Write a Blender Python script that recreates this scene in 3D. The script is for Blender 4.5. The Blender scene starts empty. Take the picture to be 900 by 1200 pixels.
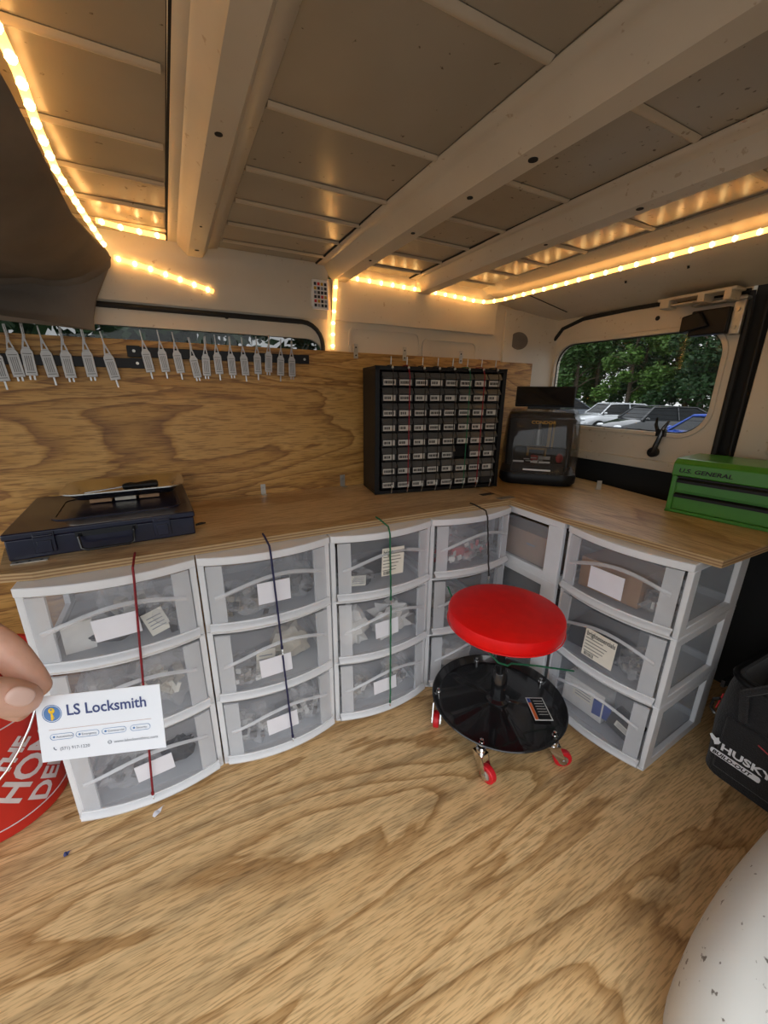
import bpy, bmesh, math, random
from mathutils import Vector, Matrix
from math import pi, sin, cos, radians
random.seed(7)
S = bpy.context.scene
COL = S.collection
# ---------------------------------------------------------------- camera
cd = bpy.data.cameras.new('camera'); cam = bpy.data.objects.new('camera', cd); COL.objects.link(cam)
CR = Vector((0.88767508, -0.4603926, 0.00846204)); CU = Vector((0.12751465, 0.26343405, 0.95621259)); CF = Vector((0.44246239, 0.84772705, -0.29255064))
CC = Vector((0.31859797, -0.92547995, 0.97250893))
cam.matrix_world = Matrix(((CR.x, CU.x, -CF.x, CC.x), (CR.y, CU.y, -CF.y, CC.y), (CR.z, CU.z, -CF.z, CC.z), (0, 0, 0, 1)))
cd.sensor_fit = 'HORIZONTAL'; cd.sensor_width = 36; cd.lens = 460.99 / 900 * 36; cd.clip_start = 0.02; cd.clip_end = 200
S.camera = cam
# ---------------------------------------------------------------- world, light, exposure
S.view_settings.view_transform = 'Standard'; S.view_settings.look = 'None'
S.view_settings.gamma = 1; S.view_settings.use_curve_mapping = False
S.view_settings.exposure = 0.55
S.cycles.transparent_max_bounces = 32; S.cycles.max_bounces = 10; S.cycles.diffuse_bounces = 5
W = bpy.data.worlds.new('overcast_sky'); S.world = W; W.use_nodes = True
wn = W.node_tree.nodes; wl = W.node_tree.links
bg = wn['Background']; tc = wn.new('ShaderNodeTexCoord'); sx = wn.new('ShaderNodeSeparateXYZ'); rp = wn.new('ShaderNodeValToRGB')
wl.new(tc.outputs['Generated'], sx.inputs[0]); wl.new(sx.outputs['Z'], rp.inputs[0]); wl.new(rp.outputs[0], bg.inputs[0])
rp.color_ramp.elements[0].position = 0.0; rp.color_ramp.elements[0].color = (.68, .70, .70, 1)
rp.color_ramp.elements[1].position = 0.6; rp.color_ramp.elements[1].color = (.88, .93, 1.0, 1)
bg.inputs[1].default_value = 1.45
sd = bpy.data.lights.new('sun', 'SUN'); sd.energy = 0.6; sd.angle = radians(40); sd.color = (1, .97, .92)
sun = bpy.data.objects.new('sun', sd); COL.objects.link(sun); sun.rotation_euler = (radians(38), radians(-6), 0); sun.location = (0, -3, 4)

# ---------------------------------------------------------------- materials
MT = {}
def nt(name):
    m = bpy.data.materials.new(name); m.use_nodes = True; MT[name] = m
    return m, m.node_tree.nodes, m.node_tree.links, m.node_tree.nodes['Principled BSDF']
def mat(name, col, rough=.5, metal=0, alpha=1, coat=0, var=.06, vscale=30, bump=0, bscale=80, trans=0, emit=None, es=0, spec=.5, sheen=0):
    m, n, l, p = nt(name)
    p.inputs['Roughness'].default_value = rough; p.inputs['Metallic'].default_value = metal
    p.inputs['Alpha'].default_value = alpha; p.inputs['Coat Weight'].default_value = coat
    p.inputs['Transmission Weight'].default_value = trans; p.inputs['Specular IOR Level'].default_value = spec
    p.inputs['Sheen Weight'].default_value = sheen
    t = n.new('ShaderNodeTexCoord'); no = n.new('ShaderNodeTexNoise'); no.inputs['Scale'].default_value = vscale; no.inputs['Detail'].default_value = 4
    l.new(t.outputs['Object'], no.inputs['Vector'])
    r = n.new('ShaderNodeValToRGB'); l.new(no.outputs['Fac'], r.inputs[0])
    r.color_ramp.elements[0].position = .3; r.color_ramp.elements[1].position = .7
    r.color_ramp.elements[0].color = tuple(max(0, c * (1 - var)) for c in col) + (1,)
    r.color_ramp.elements[1].color = tuple(min(1, c * (1 + var)) for c in col) + (1,)
    l.new(r.outputs[0], p.inputs['Base Color'])
    if bump:
        b2 = n.new('ShaderNodeTexNoise'); b2.inputs['Scale'].default_value = bscale; b2.inputs['Detail'].default_value = 3
        l.new(t.outputs['Object'], b2.inputs['Vector'])
        bp = n.new('ShaderNodeBump'); bp.inputs['Strength'].default_value = bump; bp.inputs['Distance'].default_value = .004
        l.new(b2.outputs['Fac'], bp.inputs['Height']); l.new(bp.outputs[0], p.inputs['Normal'])
    if emit:
        p.inputs['Emission Color'].default_value = tuple(emit) + (1,); p.inputs['Emission Strength'].default_value = es
    return m
def wood(name, axis, light, mid, dark, along=1.3, across=5.0, rings=7.0, rough=.5, seed=0.0, dist=.8, streak=.5):
    m, n, l, p = nt(name)
    t = n.new('ShaderNodeTexCoord'); mp = n.new('ShaderNodeMapping')
    sc = {'X': (along, across, across), 'Y': (across, along, across)}[axis]
    mp.inputs['Scale'].default_value = sc; mp.inputs['Location'].default_value = (seed, seed * 1.7, seed * .3)
    l.new(t.outputs['Object'], mp.inputs[0])
    n1 = n.new('ShaderNodeTexNoise'); n1.inputs['Scale'].default_value = .9; n1.inputs['Detail'].default_value = 6.0; n1.inputs['Roughness'].default_value = .47; n1.inputs['Distortion'].default_value = dist
    l.new(mp.outputs[0], n1.inputs['Vector'])
    mu = n.new('ShaderNodeMath'); mu.operation = 'MULTIPLY'; mu.inputs[1].default_value = rings; l.new(n1.outputs['Fac'], mu.inputs[0])
    fr = n.new('ShaderNodeMath'); fr.operation = 'FRACT'; l.new(mu.outputs[0], fr.inputs[0])
    r = n.new('ShaderNodeValToRGB'); l.new(fr.outputs[0], r.inputs[0])
    e = r.color_ramp.elements; e[0].position = 0; e[0].color = light + (1,); e[1].position = 1.0; e[1].color = light + (1,)
    a = e.new(.6); a.color = mid + (1,); b = e.new(.88); b.color = dark + (1,); c = e.new(.93); c.color = mid + (1,)
    # fine fibre
    mp2 = n.new('ShaderNodeMapping'); mp2.inputs['Scale'].default_value = {'X': (22, 300, 300), 'Y': (300, 22, 300)}[axis]; l.new(t.outputs['Object'], mp2.inputs[0])
    n2 = n.new('ShaderNodeTexNoise'); n2.inputs['Scale'].default_value = 1; n2.inputs['Detail'].default_value = 3; l.new(mp2.outputs[0], n2.inputs['Vector'])
    # worn grey streaks
    mp3 = n.new('ShaderNodeMapping'); mp3.inputs['Scale'].default_value = {'X': (3, 22, 22), 'Y': (22, 3, 22)}[axis]; l.new(t.outputs['Object'], mp3.inputs[0])
    n3 = n.new('ShaderNodeTexNoise'); n3.inputs['Scale'].default_value = 1; n3.inputs['Detail'].default_value = 5; n3.inputs['Roughness'].default_value = .6; l.new(mp3.outputs[0], n3.inputs['Vector'])
    r2 = n.new('ShaderNodeValToRGB'); l.new(n2.outputs['Fac'], r2.inputs[0]); r2.color_ramp.elements[0].position = .38; r2.color_ramp.elements[0].color = (.55, .50, .44, 1); r2.color_ramp.elements[1].position = .52; r2.color_ramp.elements[1].color = (1, 1, 1, 1)
    r3 = n.new('ShaderNodeValToRGB'); l.new(n3.outputs['Fac'], r3.inputs[0]); r3.color_ramp.elements[0].position = .3; k = 1 - streak; r3.color_ramp.elements[0].color = (k, k, k, 1); r3.color_ramp.elements[1].position = .5; r3.color_ramp.elements[1].color = (1, 1, 1, 1)
    x1 = n.new('ShaderNodeMixRGB'); x1.blend_type = 'MULTIPLY'; x1.inputs[0].default_value = .8; l.new(r.outputs[0], x1.inputs[1]); l.new(r2.outputs[0], x1.inputs[2])
    x2 = n.new('ShaderNodeMixRGB'); x2.blend_type = 'MULTIPLY'; x2.inputs[0].default_value = .8; l.new(x1.outputs[0], x2.inputs[1]); l.new(r3.outputs[0], x2.inputs[2])
    l.new(x2.outputs[0], p.inputs['Base Color']); p.inputs['Roughness'].default_value = rough
    bp = n.new('ShaderNodeBump'); bp.inputs['Strength'].default_value = .25; bp.inputs['Distance'].default_value = .0015; l.new(n2.outputs['Fac'], bp.inputs['Height']); l.new(bp.outputs[0], p.inputs['Normal'])
    return m
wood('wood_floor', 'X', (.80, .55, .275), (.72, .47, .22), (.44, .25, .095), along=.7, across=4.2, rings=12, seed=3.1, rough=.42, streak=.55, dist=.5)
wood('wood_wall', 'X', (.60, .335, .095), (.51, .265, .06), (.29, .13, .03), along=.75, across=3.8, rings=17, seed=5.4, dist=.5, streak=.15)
wood('wood_top', 'X', (.60, .43, .235), (.53, .37, .19), (.42, .27, .13), along=.8, across=2.5, rings=4, seed=9.2, streak=.25, rough=.4)
wood('wood_top_side', 'Y', (.62, .42, .19), (.52, .33, .13), (.36, .20, .07), along=.9, across=3.4, rings=6, seed=2.2, streak=.3, rough=.35)
def ply_edge():
    m, n, l, p = nt('ply_edge')
    t = n.new('ShaderNodeTexCoord'); s = n.new('ShaderNodeSeparateXYZ'); l.new(t.outputs['Object'], s.inputs[0])
    mu = n.new('ShaderNodeMath'); mu.operation = 'MULTIPLY'; mu.inputs[1].default_value = 1 / .0072; l.new(s.outputs['Z'], mu.inputs[0])
    f = n.new('ShaderNodeMath'); f.operation = 'FRACT'; l.new(mu.outputs[0], f.inputs[0])
    r = n.new('ShaderNodeValToRGB'); r.color_ramp.interpolation = 'CONSTANT'; l.new(f.outputs[0], r.inputs[0])
    r.color_ramp.elements[0].color = (.50, .34, .17, 1); r.color_ramp.elements[1].position = .5; r.color_ramp.elements[1].color = (.28, .16, .07, 1)
    l.new(r.outputs[0], p.inputs['Base Color']); p.inputs['Roughness'].default_value = .7
ply_edge()
def paint(name, col, rough, spots=.5, spec=.5):
    m, n, l, p = nt(name)
    t = n.new('ShaderNodeTexCoord')
    a = n.new('ShaderNodeTexNoise'); a.inputs['Scale'].default_value = 3.5; a.inputs['Detail'].default_value = 6; l.new(t.outputs['Object'], a.inputs['Vector'])
    r = n.new('ShaderNodeValToRGB'); l.new(a.outputs['Fac'], r.inputs[0]); r.color_ramp.elements[0].position = .3; r.color_ramp.elements[1].position = .65
    r.color_ramp.elements[0].color = tuple(c * .84 for c in col) + (1,); r.color_ramp.elements[1].color = tuple(col) + (1,)
    b = n.new('ShaderNodeTexNoise'); b.inputs['Scale'].default_value = 70; b.inputs['Detail'].default_value = 3; l.new(t.outputs['Object'], b.inputs['Vector'])
    c = n.new('ShaderNodeTexNoise'); c.inputs['Scale'].default_value = 2.6; l.new(t.outputs['Object'], c.inputs['Vector'])
    ad = n.new('ShaderNodeMath'); ad.operation = 'MULTIPLY_ADD'; ad.inputs[1].default_value = .28; l.new(c.outputs['Fac'], ad.inputs[0]); l.new(b.outputs['Fac'], ad.inputs[2])
    r2 = n.new('ShaderNodeValToRGB'); l.new(ad.outputs[0], r2.inputs[0]); r2.color_ramp.elements[0].position = .83; r2.color_ramp.elements[0].color = (1, 1, 1, 1); r2.color_ramp.elements[1].position = .87
    k = 1 - spots; r2.color_ramp.elements[1].color = (k, k * .9, k * .8, 1)
    x = n.new('ShaderNodeMixRGB'); x.blend_type = 'MULTIPLY'; x.inputs[0].default_value = 1; l.new(r.outputs[0], x.inputs[1]); l.new(r2.outputs[0], x.inputs[2])
    l.new(x.outputs[0], p.inputs['Base Color']); p.inputs['Roughness'].default_value = rough; p.inputs['Specular IOR Level'].default_value = spec
    d = n.new('ShaderNodeTexNoise'); d.inputs['Scale'].default_value = 5; l.new(t.outputs['Object'], d.inputs['Vector'])
    bp = n.new('ShaderNodeBump'); bp.inputs['Strength'].default_value = .12; bp.inputs['Distance'].default_value = .02; l.new(d.outputs['Fac'], bp.inputs['Height']); l.new(bp.outputs[0], p.inputs['Normal'])
    return m
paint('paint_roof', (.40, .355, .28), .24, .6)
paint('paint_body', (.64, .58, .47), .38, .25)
paint('paint_seam', (.56, .49, .38), .5, .4)
paint('paint_arch', (.74, .74, .70), .35, .75)
mat('black', (.006, .006, .007), .45, spec=.3); mat('black_gloss', (.010, .010, .011), .18, coat=.4)
mat('black_matt', (.012, .012, .012), .85); mat('rubber', (.010, .010, .010), .7)
mat('fabric_black', (.012, .012, .014), .9, bump=.6, bscale=250, sheen=.2)
mat('headliner', (.17, .145, .12), .8, var=.2, vscale=6, bump=.3, bscale=30)
mat('white_plastic', (.78, .80, .83), .4, var=.02)
mat('frost', (.82, .85, .90), .3, alpha=.42, var=.02); mat('ridge', (.86, .88, .92), .25, alpha=.40, var=.02)
mat('frost_lip', (.86, .88, .91), .25, alpha=.72, var=.02)
mat('frost_clear', (.66, .70, .78), .16, alpha=.07, var=.02)
mat('frost_tub', (.70, .74, .80), .4, alpha=.18, var=.02)
mat('bag_clear', (.85, .85, .87), .10, alpha=.24, var=.15, bump=.8, bscale=40)
mat('paper', (.80, .81, .88), .7, var=.02); mat('paper_cream', (.80, .77, .68), .7, var=.03)
mat('card_white', (.88, .89, .92), .55, var=.01); mat('ink_blue', (.05, .07, .20), .6); mat('ink_blue_light', (.10, .22, .45), .6); mat('ink_grey', (.25, .26, .30), .6)
mat('gold', (.90, .55, .02), .5); mat('rust_line', (.55, .35, .28), .6)
mat('metal', (.42, .41, .39), .32, metal=1, var=.15); mat('chrome', (.75, .75, .75), .12, metal=1)
mat('zinc', (.50, .49, .45), .4, metal=.9, var=.15, vscale=60); mat('steel_tray', (.80, .78, .72), .24, metal=1, bump=.15, bscale=12)
mat('pick_grey', (.42, .40, .38), .42, metal=.7, var=.12)
mat('pick_dark', (.16, .15, .14), .5, metal=.4); mat('red_vinyl', (.80, .003, .004), .42, bump=.08, bscale=200, spec=.3); mat('red_wheel', (.65, .01, .02), .45)
mat('red_bucket', (.50, .018, .010), .45, var=.05); mat('white_print', (.62, .55, .55), .6)
mat('navy', (.008, .010, .030), .28, coat=.3, var=.2); mat('green_paint', (.045, .23, .012), .34, coat=.3)
mat('drawer_dark', (.022, .022, .024), .35, alpha=.9, var=.1); mat('drawer_scoop', (.085, .083, .08), .3, alpha=.85, var=.1)
mat('label_white', (.58, .54, .47), .7, var=.03); mat('text_black', (.01, .01, .01), .7)
mat('cord_red', (.22, .006, .015), .7, var=.5, vscale=300); mat('cord_blue', (.012, .014, .07), .7, var=.4, vscale=300)
mat('cord_green', (.01, .14, .06), .7, var=.6, vscale=300); mat('cord_dark', (.02, .015, .012), .7, var=.6, vscale=300)
mat('cardboard', (.38, .22, .12), .8, var=.1); mat('red_pack', (.55, .03, .04), .5); mat('white_pack', (.75, .74, .72), .5)
mat('beige_pack', (.58, .53, .44), .6); mat('dark_part', (.02, .02, .025), .45, var=.4, vscale=50); mat('blue_pack', (.02, .06, .30), .4)
mat('key_metal', (.45, .42, .36), .3, metal=1, var=.3, vscale=80)
mat('skin', (.70, .40, .29), .45, var=.10, vscale=25, bump=.25, bscale=120); mat('nail', (.72, .47, .38), .28)
MT['skin'].node_tree.nodes['Principled BSDF'].inputs['Subsurface Weight'].default_value = .12
MT['skin'].node_tree.nodes['Principled BSDF'].inputs['Subsurface Radius'].default_value = (.01, .004, .002)
mat('led', (1, .8, .4), .5, emit=(1, .66, .26), es=13); mat('led_tube', (.9, .62, .25), .3, alpha=.8, emit=(1, .50, .12), es=1.9)
mat('smoke_cover', (.06, .05, .04), .05, alpha=.30, coat=.5, var=.02); mat('yellow', (.55, .30, .02), .5); mat('screen', (.008, .008, .009), .08)
mat('asphalt', (.075, .078, .08), .9, var=.25, vscale=4); mat('trunk', (.09, .065, .045), .9, bump=.5)
for i, c in enumerate([(.055, .13, .025), (.10, .20, .035), (.025, .07, .018), (.30, .15, .03)]): mat('leaf%d' % i, c, .6, var=.35, vscale=2)
mat('car_silver', (.62, .64, .66), .25, metal=.5, coat=.6); mat('car_black', (.02, .022, .025), .15, coat=1); mat('car_slate', (.09, .11, .14), .2, coat=.8); mat('car_blue', (.01, .07, .42), .2, coat=.8)
mat('car_glass', (.01, .012, .014), .12, spec=.15); mat('headlight', (.75, .78, .80), .1, coat=1)
mat('orange', (.70, .13, .02), .5); mat('moss', (.05, .10, .02), .9, var=.4, vscale=3)
def glass(name, col, alpha):
    m, n, l, p = nt(name)
    p.inputs['Base Color'].default_value = col + (1,); p.inputs['Roughness'].default_value = .03; p.inputs['Alpha'].default_value = alpha
glass('window_glass', (.02, .03, .025), .22); glass('window_dark', (.01, .02, .02), .55)

# ---------------------------------------------------------------- mesh builder
class G:
    def __init__(s): s.v = []; s.f = []; s.mi = []; s.mats = []; s.cur = 0
    def m(s, name):
        if name not in s.mats: s.mats.append(name)
        s.cur = s.mats.index(name); return s
    def add(s, vs, fs, M=None):
        b = len(s.v)
        for v in vs:
            v = Vector(v); s.v.append(tuple(M @ v) if M else tuple(v))
        for f in fs: s.f.append(tuple(b + i for i in f)); s.mi.append(s.cur)
        return s
    def box(s, c, d, rz=0, M=None):
        x, y, z = (q / 2 for q in d); R = Matrix.Translation(Vector(c)) @ Matrix.Rotation(rz, 4, 'Z')
        if M: R = M @ R
        vs = [(sx * x, sy * y, sz * z) for sx in (-1, 1) for sy in (-1, 1) for sz in (-1, 1)]
        return s.add(vs, [(0, 1, 3, 2), (4, 6, 7, 5), (0, 4, 5, 1), (2, 3, 7, 6), (0, 2, 6, 4), (1, 5, 7, 3)], R)
    def bb(s, a, b):
        return s.box([(p + q) / 2 for p, q in zip(a, b)], [abs(q - p) for p, q in zip(a, b)])
    def tube(s, pts, r, n=8, closed=False, M=None, caps=True):
        P = [Vector(p) for p in pts]; k = len(P); rs = r if isinstance(r, (list, tuple)) else [r] * k
        vs = []; up = None
        for i, p in enumerate(P):
            if closed: t = P[(i + 1) % k] - P[i - 1]
            else: t = P[min(i + 1, k - 1)] - P[max(i - 1, 0)]
            t.normalize()
            if up is None: up = Vector((0, 0, 1)) if abs(t.z) < .9 else Vector((1, 0, 0))
            a = t.cross(up)
            if a.length < 1e-4: a = t.cross(Vector((.3, 1, .2)))
            a.normalize(); b = a.cross(t); up = b
            for j in range(n):
                w = 2 * pi * j / n; vs.append(p + a * cos(w) * rs[i] + b * sin(w) * rs[i])
        fs = []
        for i in range(k if closed else k - 1):
            for j in range(n):
                i2 = (i + 1) % k; fs.append((i * n + j, i * n + (j + 1) % n, i2 * n + (j + 1) % n, i2 * n + j))
        if caps and not closed: fs += [tuple(range(n - 1, -1, -1)), tuple((k - 1) * n + j for j in range(n))]
        return s.add(vs, fs, M)
    def lathe(s, prof, n=24, c=(0, 0, 0), M=None, caps=True):
        vs = [(c[0] + r * cos(2 * pi * j / n), c[1] + r * sin(2 * pi * j / n), c[2] + z) for r, z in prof for j in range(n)]
        fs = [(i * n + j, i * n + (j + 1) % n, (i + 1) * n + (j + 1) % n, (i + 1) * n + j) for i in range(len(prof) - 1) for j in range(n)]
        if caps: fs += [tuple(range(n - 1, -1, -1)), tuple((len(prof) - 1) * n + j for j in range(n))]
        return s.add(vs, fs, M)
    def prism(s, poly, h0, h1, M=None):          # polygon in xy, z from h0 to h1
        n = len(poly); vs = [(x, y, h0) for x, y in poly] + [(x, y, h1) for x, y in poly]
        return s.add(vs, [tuple(range(n - 1, -1, -1)), tuple(range(n, 2 * n))] + [(i, (i + 1) % n, n + (i + 1) % n, n + i) for i in range(n)], M)
    def ring(s, A, B, d0, d1, M=None):           # between two loops in xy, thick d0..d1
        n = len(A); vs = [(x, y, d0) for x, y in A] + [(x, y, d0) for x, y in B] + [(x, y, d1) for x, y in A] + [(x, y, d1) for x, y in B]
        fs = []
        for i in range(n):
            j = (i + 1) % n
            fs += [(i, j, n + j, n + i), (2 * n + i, 3 * n + i, 3 * n + j, 2 * n + j), (i, 2 * n + i, 2 * n + j, j), (n + i, n + j, 3 * n + j, 3 * n + i)]
        return s.add(vs, fs, M)
    def sheet(s, f, nu, nv, th=0, M=None):       # f(u,v) -> point ; closed slab of thickness th along the normal
        P = [[Vector(f(i / nu, j / nv)) for j in range(nv + 1)] for i in range(nu + 1)]
        def nrm(i, j):
            a = P[min(i + 1, nu)][j] - P[max(i - 1, 0)][j]; b = P[i][min(j + 1, nv)] - P[i][max(j - 1, 0)]
            c = a.cross(b); return c.normalized() if c.length > 0 else Vector((0, 0, 1))
        w = nv + 1; vs = [P[i][j] for i in range(nu + 1) for j in range(nv + 1)]
        fs = [(i * w + j, (i + 1) * w + j, (i + 1) * w + j + 1, i * w + j + 1) for i in range(nu) for j in range(nv)]
        if th:
            k = len(vs); vs += [P[i][j] - nrm(i, j) * th for i in range(nu + 1) for j in range(nv + 1)]
            fs += [tuple(k + q for q in reversed(g)) for g in fs[:]]
            for i in range(nu): fs += [(i * w, k + i * w, k + (i + 1) * w, (i + 1) * w), (i * w + nv, (i + 1) * w + nv, k + (i + 1) * w + nv, k + i * w + nv)]
            for j in range(nv): fs += [(j, j + 1, k + j + 1, k + j), (nu * w + j, k + nu * w + j, k + nu * w + j + 1, nu * w + j + 1)]
        return s.add(vs, fs, M)
    def blob(s, c, r, n=14, amp=.25, seed=0, M=None, box=0):
        rnd = random.Random(seed); ph = [[rnd.uniform(0, 6.28) for _ in range(3)] + [rnd.uniform(1.5, 5) for _ in range(3)] for _ in range(5)]
        vs = []; m_ = n // 2 + 1
        for i in range(m_ + 1):
            for j in range(n):
                th = pi * i / m_; fi = 2 * pi * j / n
                d = Vector((sin(th) * cos(fi), sin(th) * sin(fi), cos(th)))
                if box: q = max(abs(d.x), abs(d.y), abs(d.z)); d = d.lerp(d / q, box)
                k = 1 + amp * sum(sin(p[3] * d.x * 2 + p[0]) * sin(p[4] * d.y * 2 + p[1]) * sin(p[5] * d.z * 2 + p[2]) for p in ph) / 1.6
                vs.append((c[0] + d.x * r[0] * k, c[1] + d.y * r[1] * k, c[2] + d.z * r[2] * k))
        fs = [(i * n + j, (i + 1) * n + j, (i + 1) * n + (j + 1) % n, i * n + (j + 1) % n) for i in range(m_) for j in range(n)]
        return s.add(vs, fs, M)
    def build(s, name, m=None, parent=None, loc=None, bevel=0, smooth=35, kind=None, seg=2, label=None):
        me = bpy.data.meshes.new(name); me.from_pydata(s.v, [], s.f)
        names = s.mats if s.mats else [m]
        for q in names: me.materials.append(MT[q])
        if s.mats: me.polygons.foreach_set('material_index', s.mi)
        b = bmesh.new(); b.from_mesh(me); bmesh.ops.remove_doubles(b, verts=b.verts, dist=1e-6); bmesh.ops.recalc_face_normals(b, faces=b.faces); b.to_mesh(me); b.free()
        if smooth:
            me.shade_smooth(); me.set_sharp_from_angle(angle=radians(smooth))
        o = bpy.data.objects.new(name, me); COL.objects.link(o)
        if parent: o.parent = parent
        if loc: o.location = loc
        if kind: o['kind'] = kind
        if label: o['label'] = label
        if bevel:
            md = o.modifiers.new('b', 'BEVEL'); md.width = bevel; md.segments = seg; md.limit_method = 'ANGLE'; md.angle_limit = radians(40)
        return o
def tag(o, label, cat, group=None, kind=None):
    o['label'] = label; o['category'] = cat
    if group: o['group'] = group
    if kind: o['kind'] = kind
    return o
def thing(name, loc, rz, label, cat, group=None):
    o = bpy.data.objects.new(name, None); COL.objects.link(o); o.location = loc; o.rotation_euler = (0, 0, rz); o.empty_display_size = .05
    return tag(o, label, cat, group)
def dup(src, parent=None, loc=None):
    c = src.copy(); COL.objects.link(c)
    c.parent = parent
    if loc is not None: c.location = loc
    for ch in src.children: dup(ch, c)
    return c
def rrect(w, h, r, n=8, cx=0, cy=0):
    P = []
    for sx, sy, a0 in ((1, 1, 0), (-1, 1, 90), (-1, -1, 180), (1, -1, 270)):
        for i in range(n + 1):
            a = radians(a0 + 90 * i / n); P.append((cx + sx * (w / 2 - r) + r * cos(a), cy + sy * (h / 2 - r) + r * sin(a)))
    return P
def outer(loop, x0, x1, y0, y1, n=8):        # matching loop on a rectangle; corners snapped
    q = n + 1; out = []
    cor = [(x1, y1), (x0, y1), (x0, y0), (x1, y0)]
    for k, (x, y) in enumerate(loop):
        c, i = divmod(k, q); X, Y = cor[c]
        t = i / n
        # first half slides along one side, second half along the other
        hx = (lambda a: X); 
        if c in (0, 2):
            out.append((X, y + (Y - y) * min(1, 2 * t)) if t <= .5 else (X + (x - X) * (2 * t - 1), Y))
        else:
            out.append((x + (X - x) * min(1, 2 * t), Y) if t <= .5 else (X, Y + (y - Y) * (2 * t - 1)))
    return out
def text(s, size, m, parent, M, name='lettering', ext=.0003, align='LEFT', bold=0, sx=1, label=None, shear=0, mesh=False):
    c = bpy.data.curves.new(name, 'FONT'); c.body = s; c.size = size; c.extrude = ext; c.align_x = align; c.offset = bold; c.shear = shear
    c.materials.append(MT[m]); c.resolution_u = 3
    o = bpy.data.objects.new(name, c); COL.objects.link(o)
    me = bpy.data.meshes.new_from_object(o.evaluated_get(bpy.context.evaluated_depsgraph_get())); bpy.data.objects.remove(o)
    o = bpy.data.objects.new(name, me); COL.objects.link(o); o.parent = parent
    o.matrix_local = M @ Matrix.Diagonal((sx, 1, 1, 1))
    return o
def frame(origin, right, up):
    r = Vector(right).normalized(); u = Vector(up); u = (u - r * u.dot(r)).normalized(); n = r.cross(u)
    return Matrix(((r.x, u.x, n.x, origin[0]), (r.y, u.y, n.y, origin[1]), (r.z, u.z, n.z, origin[2]), (0, 0, 0, 1)))
XZ = lambda y: Matrix(((1, 0, 0, 0), (0, 0, 1, y), (0, 1, 0, 0), (0, 0, 0, 1)))     # local (x,y,d) -> world (x, y+d, z)
YZ = lambda x: Matrix(((0, 0, 1, x), (1, 0, 0, 0), (0, 1, 0, 0), (0, 0, 0, 1)))     # local (y,z,d) -> world (x+d, y, z)

# ================================================================ SETTING
HW = .608; CT = .626     # cart height, counter top
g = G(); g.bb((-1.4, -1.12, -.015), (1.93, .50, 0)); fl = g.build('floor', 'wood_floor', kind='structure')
# roof skin with a gentle crown, ribs as parts
def zr(y): return 1.359 + .012 * (1 - ((y + .35) / .85) ** 2)
g = G(); g.sheet(lambda u, v: (-1.4 + 3.3 * u, .50 - 1.7 * v, zr(.50 - 1.7 * v)), 8, 14, .02)
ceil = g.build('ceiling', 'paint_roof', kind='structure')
def rib(sec, m='paint_body', y0=.455, y1=-1.15, holes=(), drift=0):
    g = G(); n = 16; k = len(sec); vs = []
    for i in range(n + 1):
        t = i / n; y = y0 + (y1 - y0) * t; dz = zr(y) - 1.359; dd = drift * t
        vs += [(x + dd * (1 if zz < 1.353 else .6), y, zz + dz) for x, zz in sec]
    fs = [(i * k + j, i * k + j + 1, (i + 1) * k + j + 1, (i + 1) * k + j) for i in range(n) for j in range(k - 1)]
    g.add(vs, fs); o = g.build('roof_beam', m, ceil)
    md = o.modifiers.new('s', 'SOLIDIFY'); md.thickness = .002
    for hx, hy, hz, rr in holes:
        h = G(); h.lathe([(rr, -.0012), (rr, .0012)], 12, (hx, hy, hz + zr(hy) - 1.359)); h.build('punched_hole', 'black_matt', o)
    return o
rib([(.362, 1.357), (.385, 1.357), (.388, 1.351), (.392, 1.349), (.402, 1.338), (.410, 1.331), (.446, 1.331), (.452, 1.338), (.462, 1.353), (.488, 1.357)], drift=.02,
    holes=[(.43, .39, 1.330, .006), (.432, -.16, 1.3295, .006), (.443, -.44, 1.329, .009), (.43, .22, 1.3295, .003)])
rib([(.780, 1.357), (.806, 1.356), (.812, 1.349), (.834, 1.328), (.842, 1.322), (.884, 1.321), (.890, 1.328), (.894, 1.354), (.920, 1.357)], drift=.035,
    holes=[(.872, .0, 1.3195, .005), (.878, -.2, 1.3195, .006), (.884, -.35, 1.3195, .008), (.866, .22, 1.3195, .004)])
rib([(1.125, 1.357), (1.150, 1.356), (1.155, 1.349), (1.164, 1.327), (1.172, 1.319), (1.214, 1.319), (1.220, 1.327), (1.222, 1.354), (1.245, 1.357)], drift=.03,
    holes=[(1.200, -.1, 1.3175, .005), (1.205, -.33, 1.3175, .007)])
for x0, dr in ((.362, .02), (.780, .035), (1.125, .03), (.925, .035), (1.248, .03)):
    g = G(); g.tube([(x0 - .001 + dr * i / 16, .44 - 1.59 * i / 16, zr(.44 - 1.59 * i / 16) - .001) for i in range(17)], .0035, 6); g.build('dark_joint', 'black_matt', ceil)
# sealant strips running along the roof (pieces of the roof)
for y in (-.70, -.457, -.21, -.02, .12, .25, .37):
    for a, b in ((-.9, .36), (.495, .79), (.925, 1.13), (1.25, 1.5)):
        g = G(); g.sheet(lambda u, v: (a + (b - a) * u, y + .009 * (1 - 2 * v) , zr(y) - .0015 - .0045 * sin(pi * v)), 6, 4, .001)
        g.build('sealant_strip', 'paint_seam', ceil)
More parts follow.
